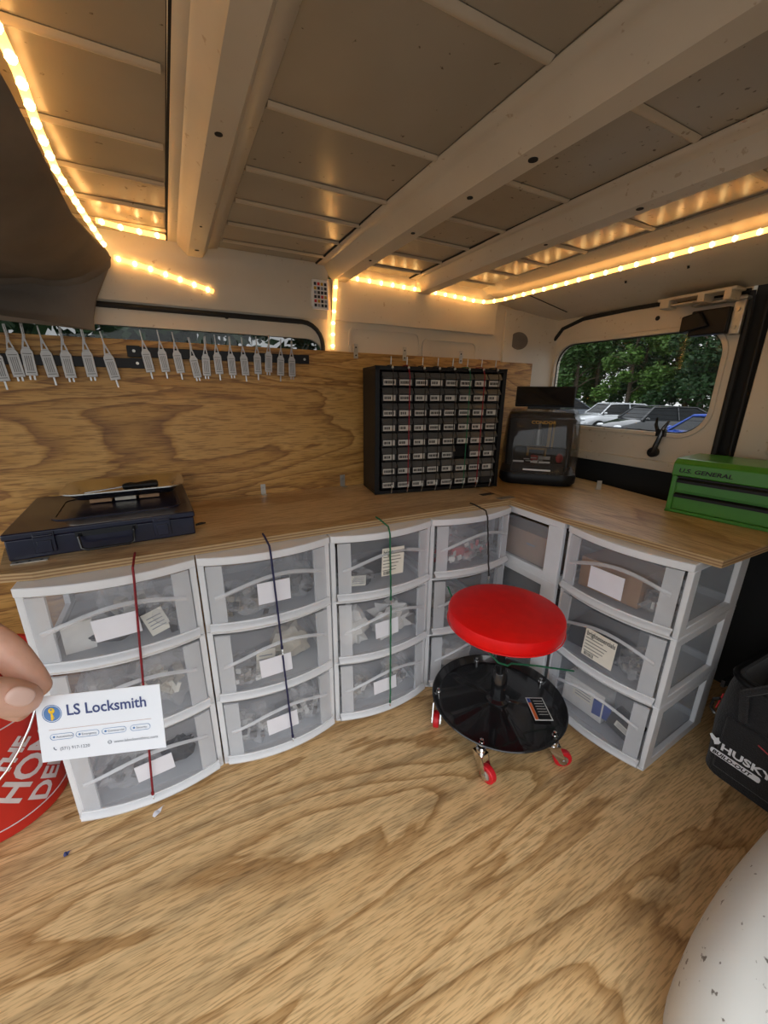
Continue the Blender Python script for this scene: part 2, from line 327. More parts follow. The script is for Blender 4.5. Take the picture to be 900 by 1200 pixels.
# side wall with a window opening
WX = .36
lp = rrect(.90, .34, .06, 8, WX, .972)
ou = outer(lp, -.6, .88, 0, 1.33)
g = G(); g.ring(lp, ou, 0, .02, XZ(.475)); g.bb((-1.4, .475, 0), (-.6, .495, 1.33)); g.bb((.88, .475, 0), (1.80, .495, 1.33))
wside = g.build('wall_side', 'paint_body', kind='structure')
g = G(); g.prism(rrect(.90, .34, .06, 8, WX, .972), 0, .004, XZ(.487)); w1 = g.build('window_1', 'window_dark', kind='structure')
g = G(); g.tube([(x, .473, z) for x, z in rrect(1.30, .42, .07, 6, .155, .982)], .0075, 8, closed=True); g.build('rubber_seal', 'rubber', w1)
# upper side header panel: slightly proud, runs into the roof
g = G()
g.sheet(lambda u, v: (.16 + .66 * u, .470 - .012 * sin(pi * min(1, v * 1.2)) - .03 * v ** 3, 1.205 + .158 * v), 6, 8, -.006)
g.build('header_panel', 'paint_body', wside)
g = G(); g.sheet(lambda u, v: (.84 + .72 * u, .470 - .03 * v ** 3, 1.205 + .158 * v), 6, 6, -.006); g.build('header_panel', 'paint_body', wside)
g = G(); g.sheet(lambda u, v: (.16 + 1.40 * u, .462 - .02 * v, 1.352 + .022 * v), 12, 2, -.004); g.build('roof_gutter', 'paint_seam', wside)
for c, w, h in (((1.05, 1.145), .30, .095), ((1.345, 1.12), .27, .11)):
    g = G(); A = rrect(w, h, .03, 6, *c); B = rrect(w - .016, h - .016, .024, 6, *c); g.ring(A, B, -.004, 0, XZ(.475)); g.build('pressed_panel', 'paint_body', wside)
for x, z, r in ((.885, 1.262, .006), (.50, 1.187, .006), (.98, 1.25, .0035), (1.42, 1.26, .003)):
    g = G(); g.tube([(x, .4735, z), (x, .4755, z)], r, 12); g.build('punched_hole', 'black_matt', wside)
# rear header above the doors, sloping outwards
g = G(); g.sheet(lambda u, v: (1.49 + .03 * u + (.41 - .03 * u) * v ** 1.3, .475 - 1.6 * u, 1.352 - .07 * v), 10, 8, -.012); wrh = g.build('wall_rear', 'paint_body', kind='structure')
g = G(); g.sheet(lambda u, v: (1.49 + .02 * u - .045 * v, .475 - 1.6 * u, 1.350 + .020 * v), 10, 2, -.006); g.build('roof_flange', 'paint_body', wrh)
g = G(); g.tube([(1.54, .30, 1.3315), (1.68, .305, 1.309), (1.80, .31, 1.290)], .0016, 6); g.build('seam_line', 'black_matt', wrh)
for y in (-.02, -.2, -.5): 
    g = G(); g.tube([(1.655, y, 1.318), (1.658, y, 1.312)], .003, 10); g.build('punched_hole', 'black_matt', wrh)
# corner pillar (curved) between side wall and rear door
g = G(); g.sheet(lambda u, v: (1.62 + .29 * sin(u * pi / 2), .474 - .045 * (1 - cos(u * pi / 2)), 0 + 1.31 * v), 10, 4, -.01); cp = g.build('wall_corner', 'paint_body', kind='structure')
g = G(); g.lathe([(.001, 0), (.034, 0), (.036, .004), (.034, .006), (.001, .006)], 24, M=frame((1.700, .466, 1.19), (1, -.1, 0), (0, 0, 1)) @ Matrix.Diagonal((1.45, 1.0, 1, 1)) @ Matrix.Rotation(0, 4, 'X'))
tag(g.build('speaker_grille', 'headliner'), 'grey oval cover plate on the cream corner wall above the plywood', 'cover plate')
# rear door 1 : window, frame, lower black trim
DX = 1.90
def reardoor(idx, y1, y0, wy1, wy0, wz0, wz1, rc):
    cy, w, cz, h = (wy1 + wy0) / 2, wy1 - wy0, (wz0 + wz1) / 2, wz1 - wz0
    lp = rrect(w, h, rc, 8, cy, cz)
    # glass loop slightly tilted like the photo's window is left straight
    g = G(); g.ring(lp, outer(lp, y0, y1, .70, 1.30), 0, .03, YZ(DX))
    g.bb((DX - .015, y0, .70), (DX + .03, y1, .735))
    d = g.build('door_%d' % idx, 'paint_body', kind='structure', bevel=.003)
    g = G(); A = rrect(w + .03, h + .03, rc + .012, 8, cy, cz); g.ring(A, rrect(w, h, rc, 8, cy, cz), -.006, 0, YZ(DX)); g.build('window_surround', 'paint_body', d, bevel=.002)
    g = G(); g.bb((DX + .01, y0, 0), (DX + .03, y1, .70)); g.build('lower_panel', 'black_matt', d)
    g = G(); g.prism(rrect(w + .004, h + .004, rc, 8, cy, cz), 0, .004, YZ(DX + .012)); p = g.build('window_%d' % (idx + 1), 'window_glass', kind='structure')
    g = G(); g.ring(rrect(w + .004, h + .004, rc, 8, cy, cz), rrect(w - .008, h - .008, rc, 8, cy, cz), -.002, 0, YZ(DX + .011)); g.build('rubber_seal', 'rubber', p)
    return d, p, (cy, w, cz, h)
d1, p1, (cy, w, cz, h) = reardoor(1, .47, -.265, .42, -.225, .838, 1.178, .085)
zz = wz = .885
k = 0
while wz < 1.17:
    g = G(); ins = max(0, .04 - min(wz - .855, 1.18 - wz)) * .8
    g.tube([(DX + .0105, .415 - ins, wz), (DX + .0105, -.22 + ins, wz)], .00055, 4); g.build('heater_line', 'black_matt', p1); wz += .0145
d2, p2, _ = reardoor(2, -.322, -1.10, -.50, -1.0, .86, 1.14, .07)
g = G(); g.bb((DX + .02, -.322, .0), (DX + .035, -.265, 1.30)); cpill = g.build('door_gap', 'black_matt', kind='structure')
g = G(); g.tube([(DX, -.272, .0), (DX, -.268, 1.2), (DX, -.262, 1.27)], .010, 8); g.tube([(DX + .004, -.314, .0), (DX + .004, -.306, 1.27)], .005, 8); g.build('rubber_seal', 'rubber', cpill)
g = G(); g.tube([(DX - .004, .452, .80), (DX - .004, .455, 1.12), (DX - .004, .44, 1.20), (DX - .004, .40, 1.245), (DX - .004, .30, 1.272), (DX - .004, .10, 1.279), (DX - .004, -.1, 1.277), (DX - .004, -.26, 1.27)], .008, 8)
g.build('rubber_seal', 'rubber', d1)
g = G(); g.tube([(DX - .001, .0, 1.232), (DX + .001, .0, 1.232)], .008, 12); g.build('punched_hole', 'black_matt', d1)
g = G(); g.bb((DX - .012, -1.08, .80), (DX, -.40, .84)); g.build('pressed_rib', 'paint_body', d2, bevel=.006)
# near side: pillar and wheel arch end of the body (door opening lies between)
g = G(); g.bb((.95, -1.14, 0), (1.93, -1.12, 1.37)); g.build('wall_near', 'paint_body', kind='structure')
# wheel arch
def arch(u, v):
    a = pi * u; e = sin(a)
    x = 1.26 - .42 * cos(a); zt = .26 * e ** .7 if 0 < u < 1 else 0
    ye = -.795 - .10 * (1 - e) ** 1.5
    if v < .6: y = -1.12 + (ye - .05 + 1.12) * v / .6; z = zt
    else:
        w = (v - .6) / .4; y = ye - .05 + .07 * sin(w * pi / 2); z = zt * cos(w * pi / 2) ** .6 if w < 1 else 0
    return (x, y, max(z, 0))
g = G(); g.sheet(arch, 28, 22)
tr = g.build('trim_1', 'paint_arch', kind='structure'); tr['label'] = 'white painted wheel arch with black scuffs'
g = G(); g.sheet(lambda u, v: (1.22 + .36 * u, -.80 + .02 * v, .001 + .05 * v), 4, 2, .003); g.build('arch_flange', 'paint_arch', tr)

# cab headliner with dropped side
lip = [(.165, -.9, 1.345), (.175, -.5, 1.335), (.188, -.2, 1.317), (.19, .03, 1.297), (.19, .13, 1.290), (.20, .28, 1.302), (.220, .42, 1.304), (.214, .448, 1.28), (.190, .452, 1.235), (.172, .453, 1.2), (.158, .453, 1.154), (.155, .453, 1.122)]
from mathutils import noise
def hl(u, v):
    k = u * (len(lip) - 1); i = min(int(k), len(lip) - 2); f = k - i
    p = Vector(lip[i]).lerp(Vector(lip[i + 1]), f)
    side = max(0, (u - .6) / .4)
    q = p + Vector((-1.0 * v, 0, -.12 * v * (1 - side) - .02 * sin(pi * min(1, 6 * v)) * (1 - side)))
    q.z -= .05 * (1 - math.exp(-9 * v)) * (1 - side)
    q.y -= (.10 * side + .03) * (1 - math.exp(-5 * v)) * side
    q += Vector((0, noise.noise(q * 5), noise.noise(q * 6 + Vector((3, 1, 2))))) * .012 * min(1, v * 8)
    return q
g = G(); g.sheet(hl, 44, 30, .012); hd = g.build('cab_headliner', 'headliner')
tag(hd, 'dark taupe moulded cab headliner with drooping side beside the light strip', 'headliner')
g = G(); g.tube([hl(i / 60, 0) for i in range(61)], .0045, 8); g.build('edge_trim', 'headliner', hd)

# plywood lining panel behind the worktop
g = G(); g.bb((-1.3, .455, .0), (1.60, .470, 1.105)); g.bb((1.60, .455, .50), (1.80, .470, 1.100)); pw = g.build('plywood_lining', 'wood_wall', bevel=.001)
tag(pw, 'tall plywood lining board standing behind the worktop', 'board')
# worktops
def top(name, poly, m, label):
    t = thing(name, (poly[0][0], poly[0][1], HW), 0, label, 'worktop')
    q = [(x - poly[0][0], y - poly[0][1]) for x, y in poly]
    g = G(); g.prism(q, .0004, CT - HW); n = len(q)
    g.mats = [m, 'ply_edge']; g.mi = [0, 0] + [1] * n
    g.build('board', None, t, smooth=0); return t
top('plywood_worktop', [(-.025, .035), (.03, .02), (1.288, .014), (1.295, .4515), (-.055, .452), (-.06, .20)], 'wood_top', 'long pale plywood worktop carrying the navy case and drawer organiser')
t2 = top('plywood_worktop', [(1.2955, .452), (1.2885, .02), (1.292, -.20), (1.340, -.568), (1.78, -.568), (1.76, -.25), (1.82, .10), (1.84, .424), (1.84, .452)], 'wood_top_side', 'golden plywood worktop under the green tool chest by the rear window')
g = G(); g.bb((1.262, .030, CT), (1.328, .056, CT + .0015)); bk = g
for x in (1.272, 1.285, 1.305, 1.318): g.m('black') if False else None
bk = g.build('corner_plate', 'zinc'); tag(bk, 'small steel joining plate at the inner corner of the two worktops', 'plate')
g = G(); g.bb((1.245, .10, CT), (1.30, .122, CT + .001)); sl = g.build('black_slot', 'black_matt'); tag(sl, 'short black strip lying on the worktop before the key machine', 'strip')
for x in (1.278, 1.312):
    g = G(); g.lathe([(.003, 0), (.002, .001)], 10, (x, .043, CT + .0015)); g.build('screw', 'metal', bk)
def lbracket(p, rz, label, s=1.0, grp=None):
    t = thing('angle_bracket', p, rz, label, 'bracket', grp)
    g = G(); g.bb((-.008 * s, -.022 * s, 0), (.008 * s, 0, .0015)); g.bb((-.008 * s, -.0015, 0), (.008 * s, 0, .035 * s)); g.build('plate', 'zinc', t)
    for y, z in ((-.014 * s, .002), ):
        g = G(); g.lathe([(.003 * s, 0), (.0022 * s, .001)], 8, (0, y, z)); g.build('screw', 'metal', t)
    g = G(); g.tube([(0, -.0015, .024 * s), (0, -.003, .024 * s)], .003 * s, 8); g.build('screw', 'metal', t)
    return t
lbracket((.562, .4535, CT), 0, 'angle bracket on the worktop midway between navy case and organiser')
lbracket((.858, .4535, CT), 0, 'angle bracket at the lower rear of the small-parts organiser', 1.2)
lbracket((1.70, -.02, CT), radians(140), 'angle bracket beside the foot of the key machine')
for x in (.905, 1.11, 1.33): pass
for i, (x, nm) in enumerate(((.920, 'above the first drawer column of the organiser'), (1.12, 'above the middle of the organiser'), (1.385, 'above the far drawer columns of the organiser'))):
    t = thing('mending_plate', (x, .4545, 1.085), 0, 'zinc mending plate on the plywood top edge ' + nm, 'plate')
    g = G(); g.bb((-.008, -.0015, 0), (.008, 0, .048)); g.build('plate', 'zinc', t)
    for z in (.010, .036):
        g = G(); g.tube([(0, -.0015, z), (0, -.003, z)], .003, 8); g.build('screw', 'dark_part', t)

# ================================================================ DRAWER CARTS
CW, CD, TH = .318, .33, HW / 3
BOW = .032
def yb(x, w=CW): return -BOW * (1 - ((x - w / 2) / (w / 2)) ** 2)
def make_frame(t, bow=True):
    g = G(); n = 14
    B = BOW if bow else 0
    fb = lambda x, e=0: (yb(x) * (1 if bow else 0)) - e
    def slab(z0, z1, e=0.0, y1=CD):
        P = [(x, fb(x, e)) for x in [CW * i / n for i in range(n + 1)]] + [(CW, y1), (0, y1)]
        g.prism(P, z0, z1)
    slab(HW - .020, HW - .0005, .004)
    for k in range(3):
        z = k * TH
        slab(z + .0, z + .006, 0)
        zt = z + TH - (.0202 if k == 2 else 0)
        e_ = .0006; g.bb((e_, .001, z + .0002), (.014, CD - e_, z + .026)); g.bb((CW - .014, .001, z + .0002), (CW - e_, CD - e_, z + .026)); g.bb((.013, CD - .012, z + .0003), (CW - .013, CD - .001, z + .0257))
        for x0 in (0, CW - .014):
            g.bb((x0 + .0003, .0005, z + .02), (x0 + .0137, .034, zt)); g.bb((x0 + .0003, CD - .055, z + .02), (x0 + .0137, CD - .0003, zt))
            g.bb((x0 + .0008, .03, z + TH - .024), (x0 + .0132, CD - .05, zt - .0001))
    return g.build('frame', 'white_plastic', t, bevel=.0015, seg=1)
def make_drawer(t, k):
    z0 = k * TH + .0075; H = TH - (.028 if k == 2 else .010)
    a, b = .0155, CW - .0155
    m1, m2 = a + .034, b - .034
    X = lambda u, lo, hi: lo + (hi - lo) * u
    # tub
    g = G(); g.sheet(lambda u, v: (a, .0 + (CD - .02) * u, z0 + .012 + (H - .028) * v), 2, 2, .002); g.sheet(lambda u, v: (b, .0 + (CD - .02) * u, z0 + .012 + (H - .028) * v), 2, 2, -.002)
    g.sheet(lambda u, v: (X(u, a, b), CD - .02, z0 + .012 + (H - .028) * v), 2, 2, .002)
    g.bb((a + .002, -.002, z0 + .010), (b - .002, CD - .021, z0 + .013))
    d = g.build('drawer', 'frost_tub', t)
    # front window
    def fr(x, z, e=0):
        s = (z - z0) / H; rec = .0
        return (x, yb(x) - .004 - e + .006 * max(0, s - .62), z)
    g = G(); g.sheet(lambda u, v: fr(X(u, m1 - .004, m2 + .004), z0 + .024 + (H - .026) * v), 16, 6, .0025); g.build('front_window', 'frost_clear', d)
    # columns
    for lo, hi in ((a, m1), (m2, b)):
        g = G(); g.sheet(lambda u, v: fr(X(u, lo, hi), z0 + .02 + (H - .022) * v, .002), 5, 4, .006); g.build('side_column', 'frost', d)
    # lower lip: rolled
    g = G(); g.sheet(lambda u, v: (X(u, a - .006, b + .006), yb(X(u, a, b)) - .004 - .011 * sin(pi * min(1, v * 1.15)) - .003, z0 + .001 + .026 * v), 16, 7, .004); g.build('lower_lip', 'frost_lip', d)
    # scooped handle: arched ridge with recess
    def ar(u): return z0 + H * (.50 + .27 * sin(pi * (.06 + .76 * u)) ** 1.3)
    g = G(); g.sheet(lambda u, v: (X(u, a + .012, b - .012), yb(X(u, a + .012, b - .012)) - .0075 - .006 * sin(pi * v) * sin(pi * u) ** .4, ar(u) + .0055 * (v - .5) * 2), 20, 4, .002); g.build('grip_ridge', 'ridge', d)
    g = G(); g.sheet(lambda u, v: (X(u, m1, m2), yb(X(u, m1, m2)) + .002 + .012 * (1 - v), ar(.1 + .8 * u) + .004 + (H + z0 - .004 - ar(.1 + .8 * u)) * v), 12, 3, .0015); g.build('grip_recess', 'frost_clear', d)
    return d
def put_label(d, k, xc, zc, w, h, tilt=0, m='paper', lines=False, txt=None):
    M = frame((xc, yb(xc) - .0085, zc), (1, (yb(xc + .01) - yb(xc - .01)) / .02, 0), (0, 0, 1)) @ Matrix.Rotation(tilt, 4, 'Z')
    g = G(); g.box((0, 0, 0), (w, h, .0012), M=M)
    o = g.build('paper_label', m, d)
    if lines:
        rr = random.Random(int(xc * 1000) + k)
        g = G()
        for i in range(5):
            z = h * (.18 - .12 * i); L = w * rr.uniform(.5, .85); g.box((-w * .45 + L / 2, z, .0009), (L, h * .018, .0006), M=M)
        for i in range(9): g.box((-w * .40 + i * w * .035, -h * .40, .0009), (w * rr.choice((.012, .02)), h * .12, .0006), M=M)
        g.build('print', 'text_black', d)
        if txt:
            text(txt, h * .24, 'text_black', d, M @ Matrix.Translation((-w * .45, h * .27, .0008)), name='print', sx=.62, bold=.0002)
    return o
CN = ['first drawer cart beside the red bucket', 'second drawer cart with the blue cord', 'third drawer cart with the green cord', 'fourth drawer cart behind the stool']
cartd = []
def cart(loc, rz, label, labels, fronts=True):
    t = thing('drawer_cart', loc, rz, label, 'drawer cart'); make_frame(t, fronts)
    ds = [make_drawer(t, k) for k in range(3)]
    for (k, xc, zc, w, h, tilt, m, ln, txt) in labels: put_label(ds[k], k, xc, zc, w, h, tilt, m, ln, txt)
    cartd.append((t, Matrix.Translation(loc) @ Matrix.Rotation(rz, 4, 'Z'))); return t
U = .321
cart((0, 0, 0), 0, 'white three-drawer plastic cart beside the red bucket, under the navy case', [(2, .158, .502, .082, .050, radians(3), 'paper', 0, None), (1, .150, .31, .08, .05, radians(2), 'paper', 0, None), (0, .172, .112, .078, .046, radians(4), 'paper', 0, None)])
cart((U, 0, 0), 0, 'white three-drawer plastic cart with blue cord, second from the red bucket', [(2, .160, .505, .078, .056, 0, 'paper', 0, None), (1, .150, .295, .080, .052, radians(2), 'paper', 0, None), (0, .155, .108, .082, .050, radians(3), 'paper', 0, None)])
cart((2 * U, 0, 0), 0, 'white three-drawer plastic cart with bright green cord, third from the bucket', [(2, .168, .520, .070, .082, radians(-2), 'paper_cream', 1, 'brightessentials'), (1, .152, .310, .074, .052, radians(3), 'paper', 0, None), (0, .148, .110, .076, .046, radians(3), 'paper', 0, None)])
cart((3 * U, 0, 0), 0, 'white three-drawer plastic cart partly hidden behind the red stool', [])
cart((1.297 + CW, -.200 + CD, 0), pi, 'white plastic cart wedged in the corner, its side window showing a cardboard box', [])
FR = radians(-90 + 3)
cart((1.300, -.215, 0), FR, 'white three-drawer plastic cart at the worktop end, facing the stool', [(2, .150, .498, .092, .062, radians(0), 'paper', 0, None), (1, .165, .305, .086, .086, radians(-2), 'paper_cream', 1, 'brightessentials')])
# ---------------- contents of the drawers
def item(ci, k, x, y, z, builder, name, label, cat, group=None):
    t, M = cartd[ci]; z0 = k * TH + .0075 + .0135
    P = M @ Vector((x, y, z0 + z)); g = G(); builder(g)
    def cl(v):
        X_ = min(max(x + v[0], .021), CW - .021); Y_ = min(max(y + v[1], yb(X_) + .006 + .002), CD - .026); return (X_ - x, Y_ - y, min(max(v[2], 0), .150 - z))
    g.v = [cl(v) for v in g.v]
    ang = M.to_euler().z
    o = g.build(name, None, None); o.location = P; o.rotation_euler = (0, 0, ang)
    tag(o, label, cat, group); return o
def bag(m, sx, sy, sz, seed, inner=None, inner2=None):
    if inner2 is None and inner != 'dark_part': inner2 = 'dark_part'
    def f(g):
        rnd = random.Random(seed)
        if inner:
            g.m(inner)
            for i in range(12):
                g.box((rnd.uniform(-.7, .7) * sx, rnd.uniform(-.6, .6) * sy, sz * rnd.uniform(.3, 1.2)), (sx * rnd.uniform(.2, .55), sy * .3, sz * rnd.uniform(.2, .6)), rnd.uniform(0, 3), Matrix.Translation((0, 0, 0)) @ Matrix.Rotation(rnd.uniform(-.4, .4), 4, 'Y'))
        if inner2:
            g.m(inner2)
            for i in range(6): g.box((rnd.uniform(-.6, .6) * sx, rnd.uniform(-.9, .1) * sy, sz * rnd.uniform(.4, 1.4)), (sx * rnd.uniform(.15, .3), sy * .06, sz * rnd.uniform(.3, .6)), rnd.uniform(-.5, .5), Matrix.Rotation(rnd.uniform(-.5, .5), 4, 'Y'))
        g.m(m); g.blob((0, 0, sz), (sx, sy, sz), 22, .45, seed)
    return f
def lump(m, sx, sy, sz, seed, amp=.2, box=0): return lambda g: g.m(m).blob((0, 0, sz), (sx, sy, sz), 16, amp, seed, box=box)
def carton(m, sx, sy, sz, rz=0, tilt=0):
    def f(g):
        M = Matrix.Translation((0, 0, sz / 2 + abs(sin(tilt)) * sx / 2)) @ Matrix.Rotation(tilt, 4, 'Y')
        g.m(m); g.box((0, 0, 0), (sx, sy, sz), rz, M); g.m('paper_cream'); g.box((0, -sy / 2 - .0005, sz * .1), (sx * .5, .001, sz * .4), 0, M)
        g.m('ink_grey')
        for i in range(3): g.box((0, -sy / 2 - .0012, sz * (.2 - .1 * i)), (sx * .38, .0006, sz * .03), 0, M)
    return f
def slip(m, w, h, ang): return lambda g: (g.m(m), g.box((0, 0, h / 2 + .01), (w, .002, h), 0, Matrix.Rotation(ang, 4, 'Y') @ Matrix.Rotation(-.2, 4, 'X')), g.m('ink_grey'), [g.box((0, -.0016, h * (.75 - .16 * i)+.01), (w * .7, .0006, h * .04), 0, Matrix.Rotation(ang, 4, 'Y') @ Matrix.Rotation(-.2, 4, 'X')) for i in range(4)])
IT = [
 (0, 2, .255, .05, bag('bag_clear', .045, .05, .045, 1, 'dark_part'), 'parts_bag', 'clear bag with dark parts under a paper slip in the topmost drawer beside the bucket', 'bag'),
 (0, 2, .235, .012, slip('paper_cream', .045, .055, -.35), 'paper_slip', 'tilted printed slip in the upper drawer of the cart beside the bucket', 'paper slip'),
 (0, 2, .160, .12, bag('bag_clear', .06, .06, .055, 12, 'beige_pack'), 'parts_bag', 'beige packet behind the blank white label, topmost drawer by the bucket', 'bag'),
 (0, 2, .075, .03, lambda g: (g.m('white_pack').box((0, 0, .035), (.055, .012, .07), .1)), 'white_packet', 'upright white packet at the bucket end of the topmost drawer', 'packet'),
 (0, 2, .130, .05, lump('dark_part', .05, .04, .022, 3), 'key_fob_pouch', 'rounded black pouch at the bottom of the topmost drawer by the bucket', 'pouch'),
 (0, 1, .225, .06, bag('bag_clear', .06, .06, .06, 4, 'beige_pack', 'paper_cream'), 'parts_bag', 'clear bag of cream packets in the middle drawer behind the business card', 'bag'),
 (0, 1, .090, .08, bag('bag_clear', .055, .07, .050, 5, 'white_pack'), 'parts_bag', 'crinkled clear bag just above the business card', 'bag'),
 (0, 0, .215, .06, lump('dark_part', .036, .03, .030, 6, .3), 'black_remote', 'black round remote in the bottom drawer beside the red cord', 'remote'),
 (0, 0, .110, .06, bag('bag_clear', .07, .05, .035, 7, 'dark_part'), 'parts_bag', 'clear bag of black parts in the bottom drawer below the business card', 'bag'),
 (1, 2, .100, .05, bag('bag_clear', .07, .06, .035, 8, 'key_metal', 'dark_part'), 'parts_bag', 'glinting bag of metal keys in the topmost drawer with the blue cord', 'bag'),
 (1, 2, .215, .08, bag('bag_clear', .06, .06, .048, 9, 'dark_part'), 'parts_bag', 'clear bag of black remotes in the topmost drawer with the blue cord', 'bag'),
 (1, 1, .080, .04, bag('bag_clear', .055, .05, .030, 10, 'key_metal', 'white_pack'), 'parts_bag', 'bag of gold and silver keys in the middle drawer with the blue cord', 'bag'),
 (1, 1, .130, .02, slip('paper_cream', .05, .065, .12), 'paper_slip', 'cream slip peeping from behind the label, middle drawer, blue cord', 'paper slip'),
 (1, 1, .215, .09, lump('beige_pack', .055, .05, .045, 11, .3), 'padded_envelope', 'crumpled beige envelope in the middle drawer with the blue cord', 'envelope'),
 (1, 0, .090, .05, bag('bag_clear', .065, .05, .038, 13, 'white_pack'), 'parts_bag', 'white packets in clear bag, bottom drawer with the blue cord', 'bag'),
 (1, 0, .235, .05, bag('bag_clear', .045, .04, .048, 14, 'white_pack', 'dark_part'), 'parts_bag', 'clear bag with a black ring part, bottom drawer with the blue cord', 'bag'),
 (2, 2, .085, .06, bag('bag_clear', .050, .05, .030, 15, 'dark_part'), 'parts_bag', 'dark padlock in clear bag beneath a small slip, topmost drawer, green cord', 'bag'),
 (2, 2, .082, .012, slip('paper_cream', .05, .03, .15), 'paper_slip', 'small tilted slip in the topmost drawer of the green-cord cart', 'paper slip'),
 (2, 2, .150, .13, lambda g: g.m('dark_part').box((0, 0, .04), (.20, .10, .08), .05), 'black_case', 'black case filling the topmost drawer of the green-cord cart', 'case'),
 (2, 1, .080, .06, lump('white_pack', .045, .04, .060, 16, .35, .4), 'white_box', 'crumpled white packet in the middle drawer of the green-cord cart', 'packet'),
 (2, 1, .215, .06, lump('white_pack', .060, .05, .045, 17, .4, .4), 'white_box', 'folded white mailer beside the label, middle drawer of the green-cord cart', 'packet'),
 (2, 0, .090, .06, bag('bag_clear', .055, .05, .042, 18, 'beige_pack', 'white_pack'), 'parts_bag', 'bag of cream packets in the bottom drawer of the green-cord cart', 'bag'),
 (2, 0, .235, .06, bag('bag_clear', .045, .05, .045, 19, 'beige_pack'), 'parts_bag', 'clear bag near the end of the bottom drawer, green-cord cart', 'bag'),
 (3, 2, .130, .05, bag('bag_clear', .085, .05, .042, 20, 'red_pack', 'white_pack'), 'parts_bag', 'clear bag of red and white packets in the upper drawer behind the stool', 'bag'),
 (3, 2, .235, .05, bag('bag_clear', .04, .04, .042, 21, 'dark_part', 'red_pack'), 'parts_bag', 'bag of dark parts with a red tag, upper drawer behind the stool', 'bag'),
 (3, 2, .170, .14, bag('bag_clear', .09, .05, .05, 31, 'white_pack', 'red_pack'), 'parts_bag', 'heap of packets at the back of the upper drawer behind the stool', 'bag'),
 (3, 1, .110, .06, bag('bag_clear', .07, .05, .045, 22, 'beige_pack', 'dark_part'), 'parts_bag', 'clear bag in the middle drawer behind the stool seat', 'bag'),
 (3, 0, .150, .06, lump('white_pack', .07, .05, .040, 23, .3, .5), 'white_box', 'white packet in the bottom drawer behind the stool pole', 'packet'),
 (5, 2, .120, .09, lambda g: g.m('cardboard').box((0, 0, .045), (.17, .12, .09), .0), 'cardboard_box', 'brownish box in the upper drawer facing the stool', 'box'),
 (5, 2, .245, .07, bag('bag_clear', .04, .05, .035, 24, 'dark_part', 'white_pack'), 'parts_bag', 'clear bag of dark parts, upper drawer of the end cart', 'bag'),
 (5, 1, .100, .10, lambda g: g.m('dark_part').box((0, 0, .035), (.15, .12, .07), .1), 'black_case', 'black case in the middle drawer of the end cart', 'case'),
 (5, 1, .230, .06, bag('bag_clear', .045, .05, .038, 25, 'dark_part', 'key_metal'), 'parts_bag', 'bag of small bright keys, middle drawer of the end cart', 'bag'),
 (5, 0, .110, .06, carton('white_pack', .13, .06, .095, 0, 0), 'white_carton', 'white printed carton in the lowest drawer of the end cart', 'box'),
 (5, 0, .170, .035, lambda g: g.m('blue_pack').box((0, 0, .045), (.05, .01, .05), .2), 'blue_packet', 'blue packet beside the white carton, lowest drawer of the end cart', 'packet'),
 (5, 0, .235, .05, carton('dark_part', .08, .05, .05, 0, .25), 'labelled_pack', 'dark pack with cream label leaning in the lowest drawer of the end cart', 'pack'),
 (4, 2, CW - .085, .165, lambda g: (g.m('cardboard').box((0, 0, .05), (.12, .26, .10), 0), g.m('ink_grey').box((.0605, .03, .06), (.001, .035, .006))), 'cardboard_box', 'brown cardboard box seen through the side of the corner cart', 'box'),
 (4, 1, CW - .085, .155, lambda g: g.m('dark_part').box((0, 0, .045), (.12, .26, .09), 0), 'black_case', 'dark case in the corner cart beneath the cardboard box', 'case'),
]
for ci, k, x, y, b, nm, lab, cat in IT: item(ci, k, x, y, 0.0005, b, nm, lab, cat)

# ================================================================ CORDS ON THE CARTS
def hook(g, p, s=1):
    x, y, z = p; g.tube([(x, y, z), (x, y - .003 * s, z - .006 * s), (x, y - .001, z - .013 * s), (x, y + .004 * s, z - .011 * s)], .0013 * s, 6)
def cord(xt, xb, zt, zb, m, label, off=0, joints=(), top=True, name='elastic_cord'):
    P = []
    f = lambda x: yb((x % U) if (x % U) < CW else CW) - .0185
    if top: P += [(xt, .035, CT + .0035), (xt, .014, CT + .0035), (xt, f(xt) * .8, CT - .002)]
    n = 14
    for i in range(n + 1):
        t = i / n; z = (CT - .020) + (zb - (CT - .020)) * t if top else zt + (zb - zt) * t
        P.append((xt + (xb - xt) * t, f(xt + (xb - xt) * t) - .001 * sin(i * 2.2), z))
    g = G(); g.tube(P, .0024, 7); o = g.build(name, m); tag(o, label, 'elastic cord')
    g = G(); hook(g, P[-1]); 
    if not top:
        g.build('hook', 'chrome', o); g = G(); g.tube([P[0], (P[0][0], P[0][1] - .003, P[0][2] + .006), (P[0][0], P[0][1], P[0][2] + .012)], .0013, 6)
    g.build('hook', 'chrome', o)
    g = G(); g.tube([P[-1], P[-2] if False else (P[-1][0], P[-1][1], P[-1][2] + .008)], .0034, 8); g.build('knot', m, o)
    return o
cord(.204, .158, CT, .045, 'cord_red', 'dark red elastic cord hooked down the cart beside the bucket')
cord(.478, .487, CT, .345, 'cord_blue', 'upper blue elastic cord down the second cart')
cord(.487, .497, .325, .055, 'cord_blue', 'lower navy elastic cord hanging from the blue one', top=False)
cord(.794, .800, CT, .405, 'cord_green', 'upper bright green cord down the third cart')
cord(.800, .803, .388, .045, 'cord_green', 'lower green cord reaching the bottom drawer of the third cart', top=False)
cord(1.135, 1.165, CT, .40, 'cord_dark', 'short dark brown elastic cord over the drawer behind the stool')

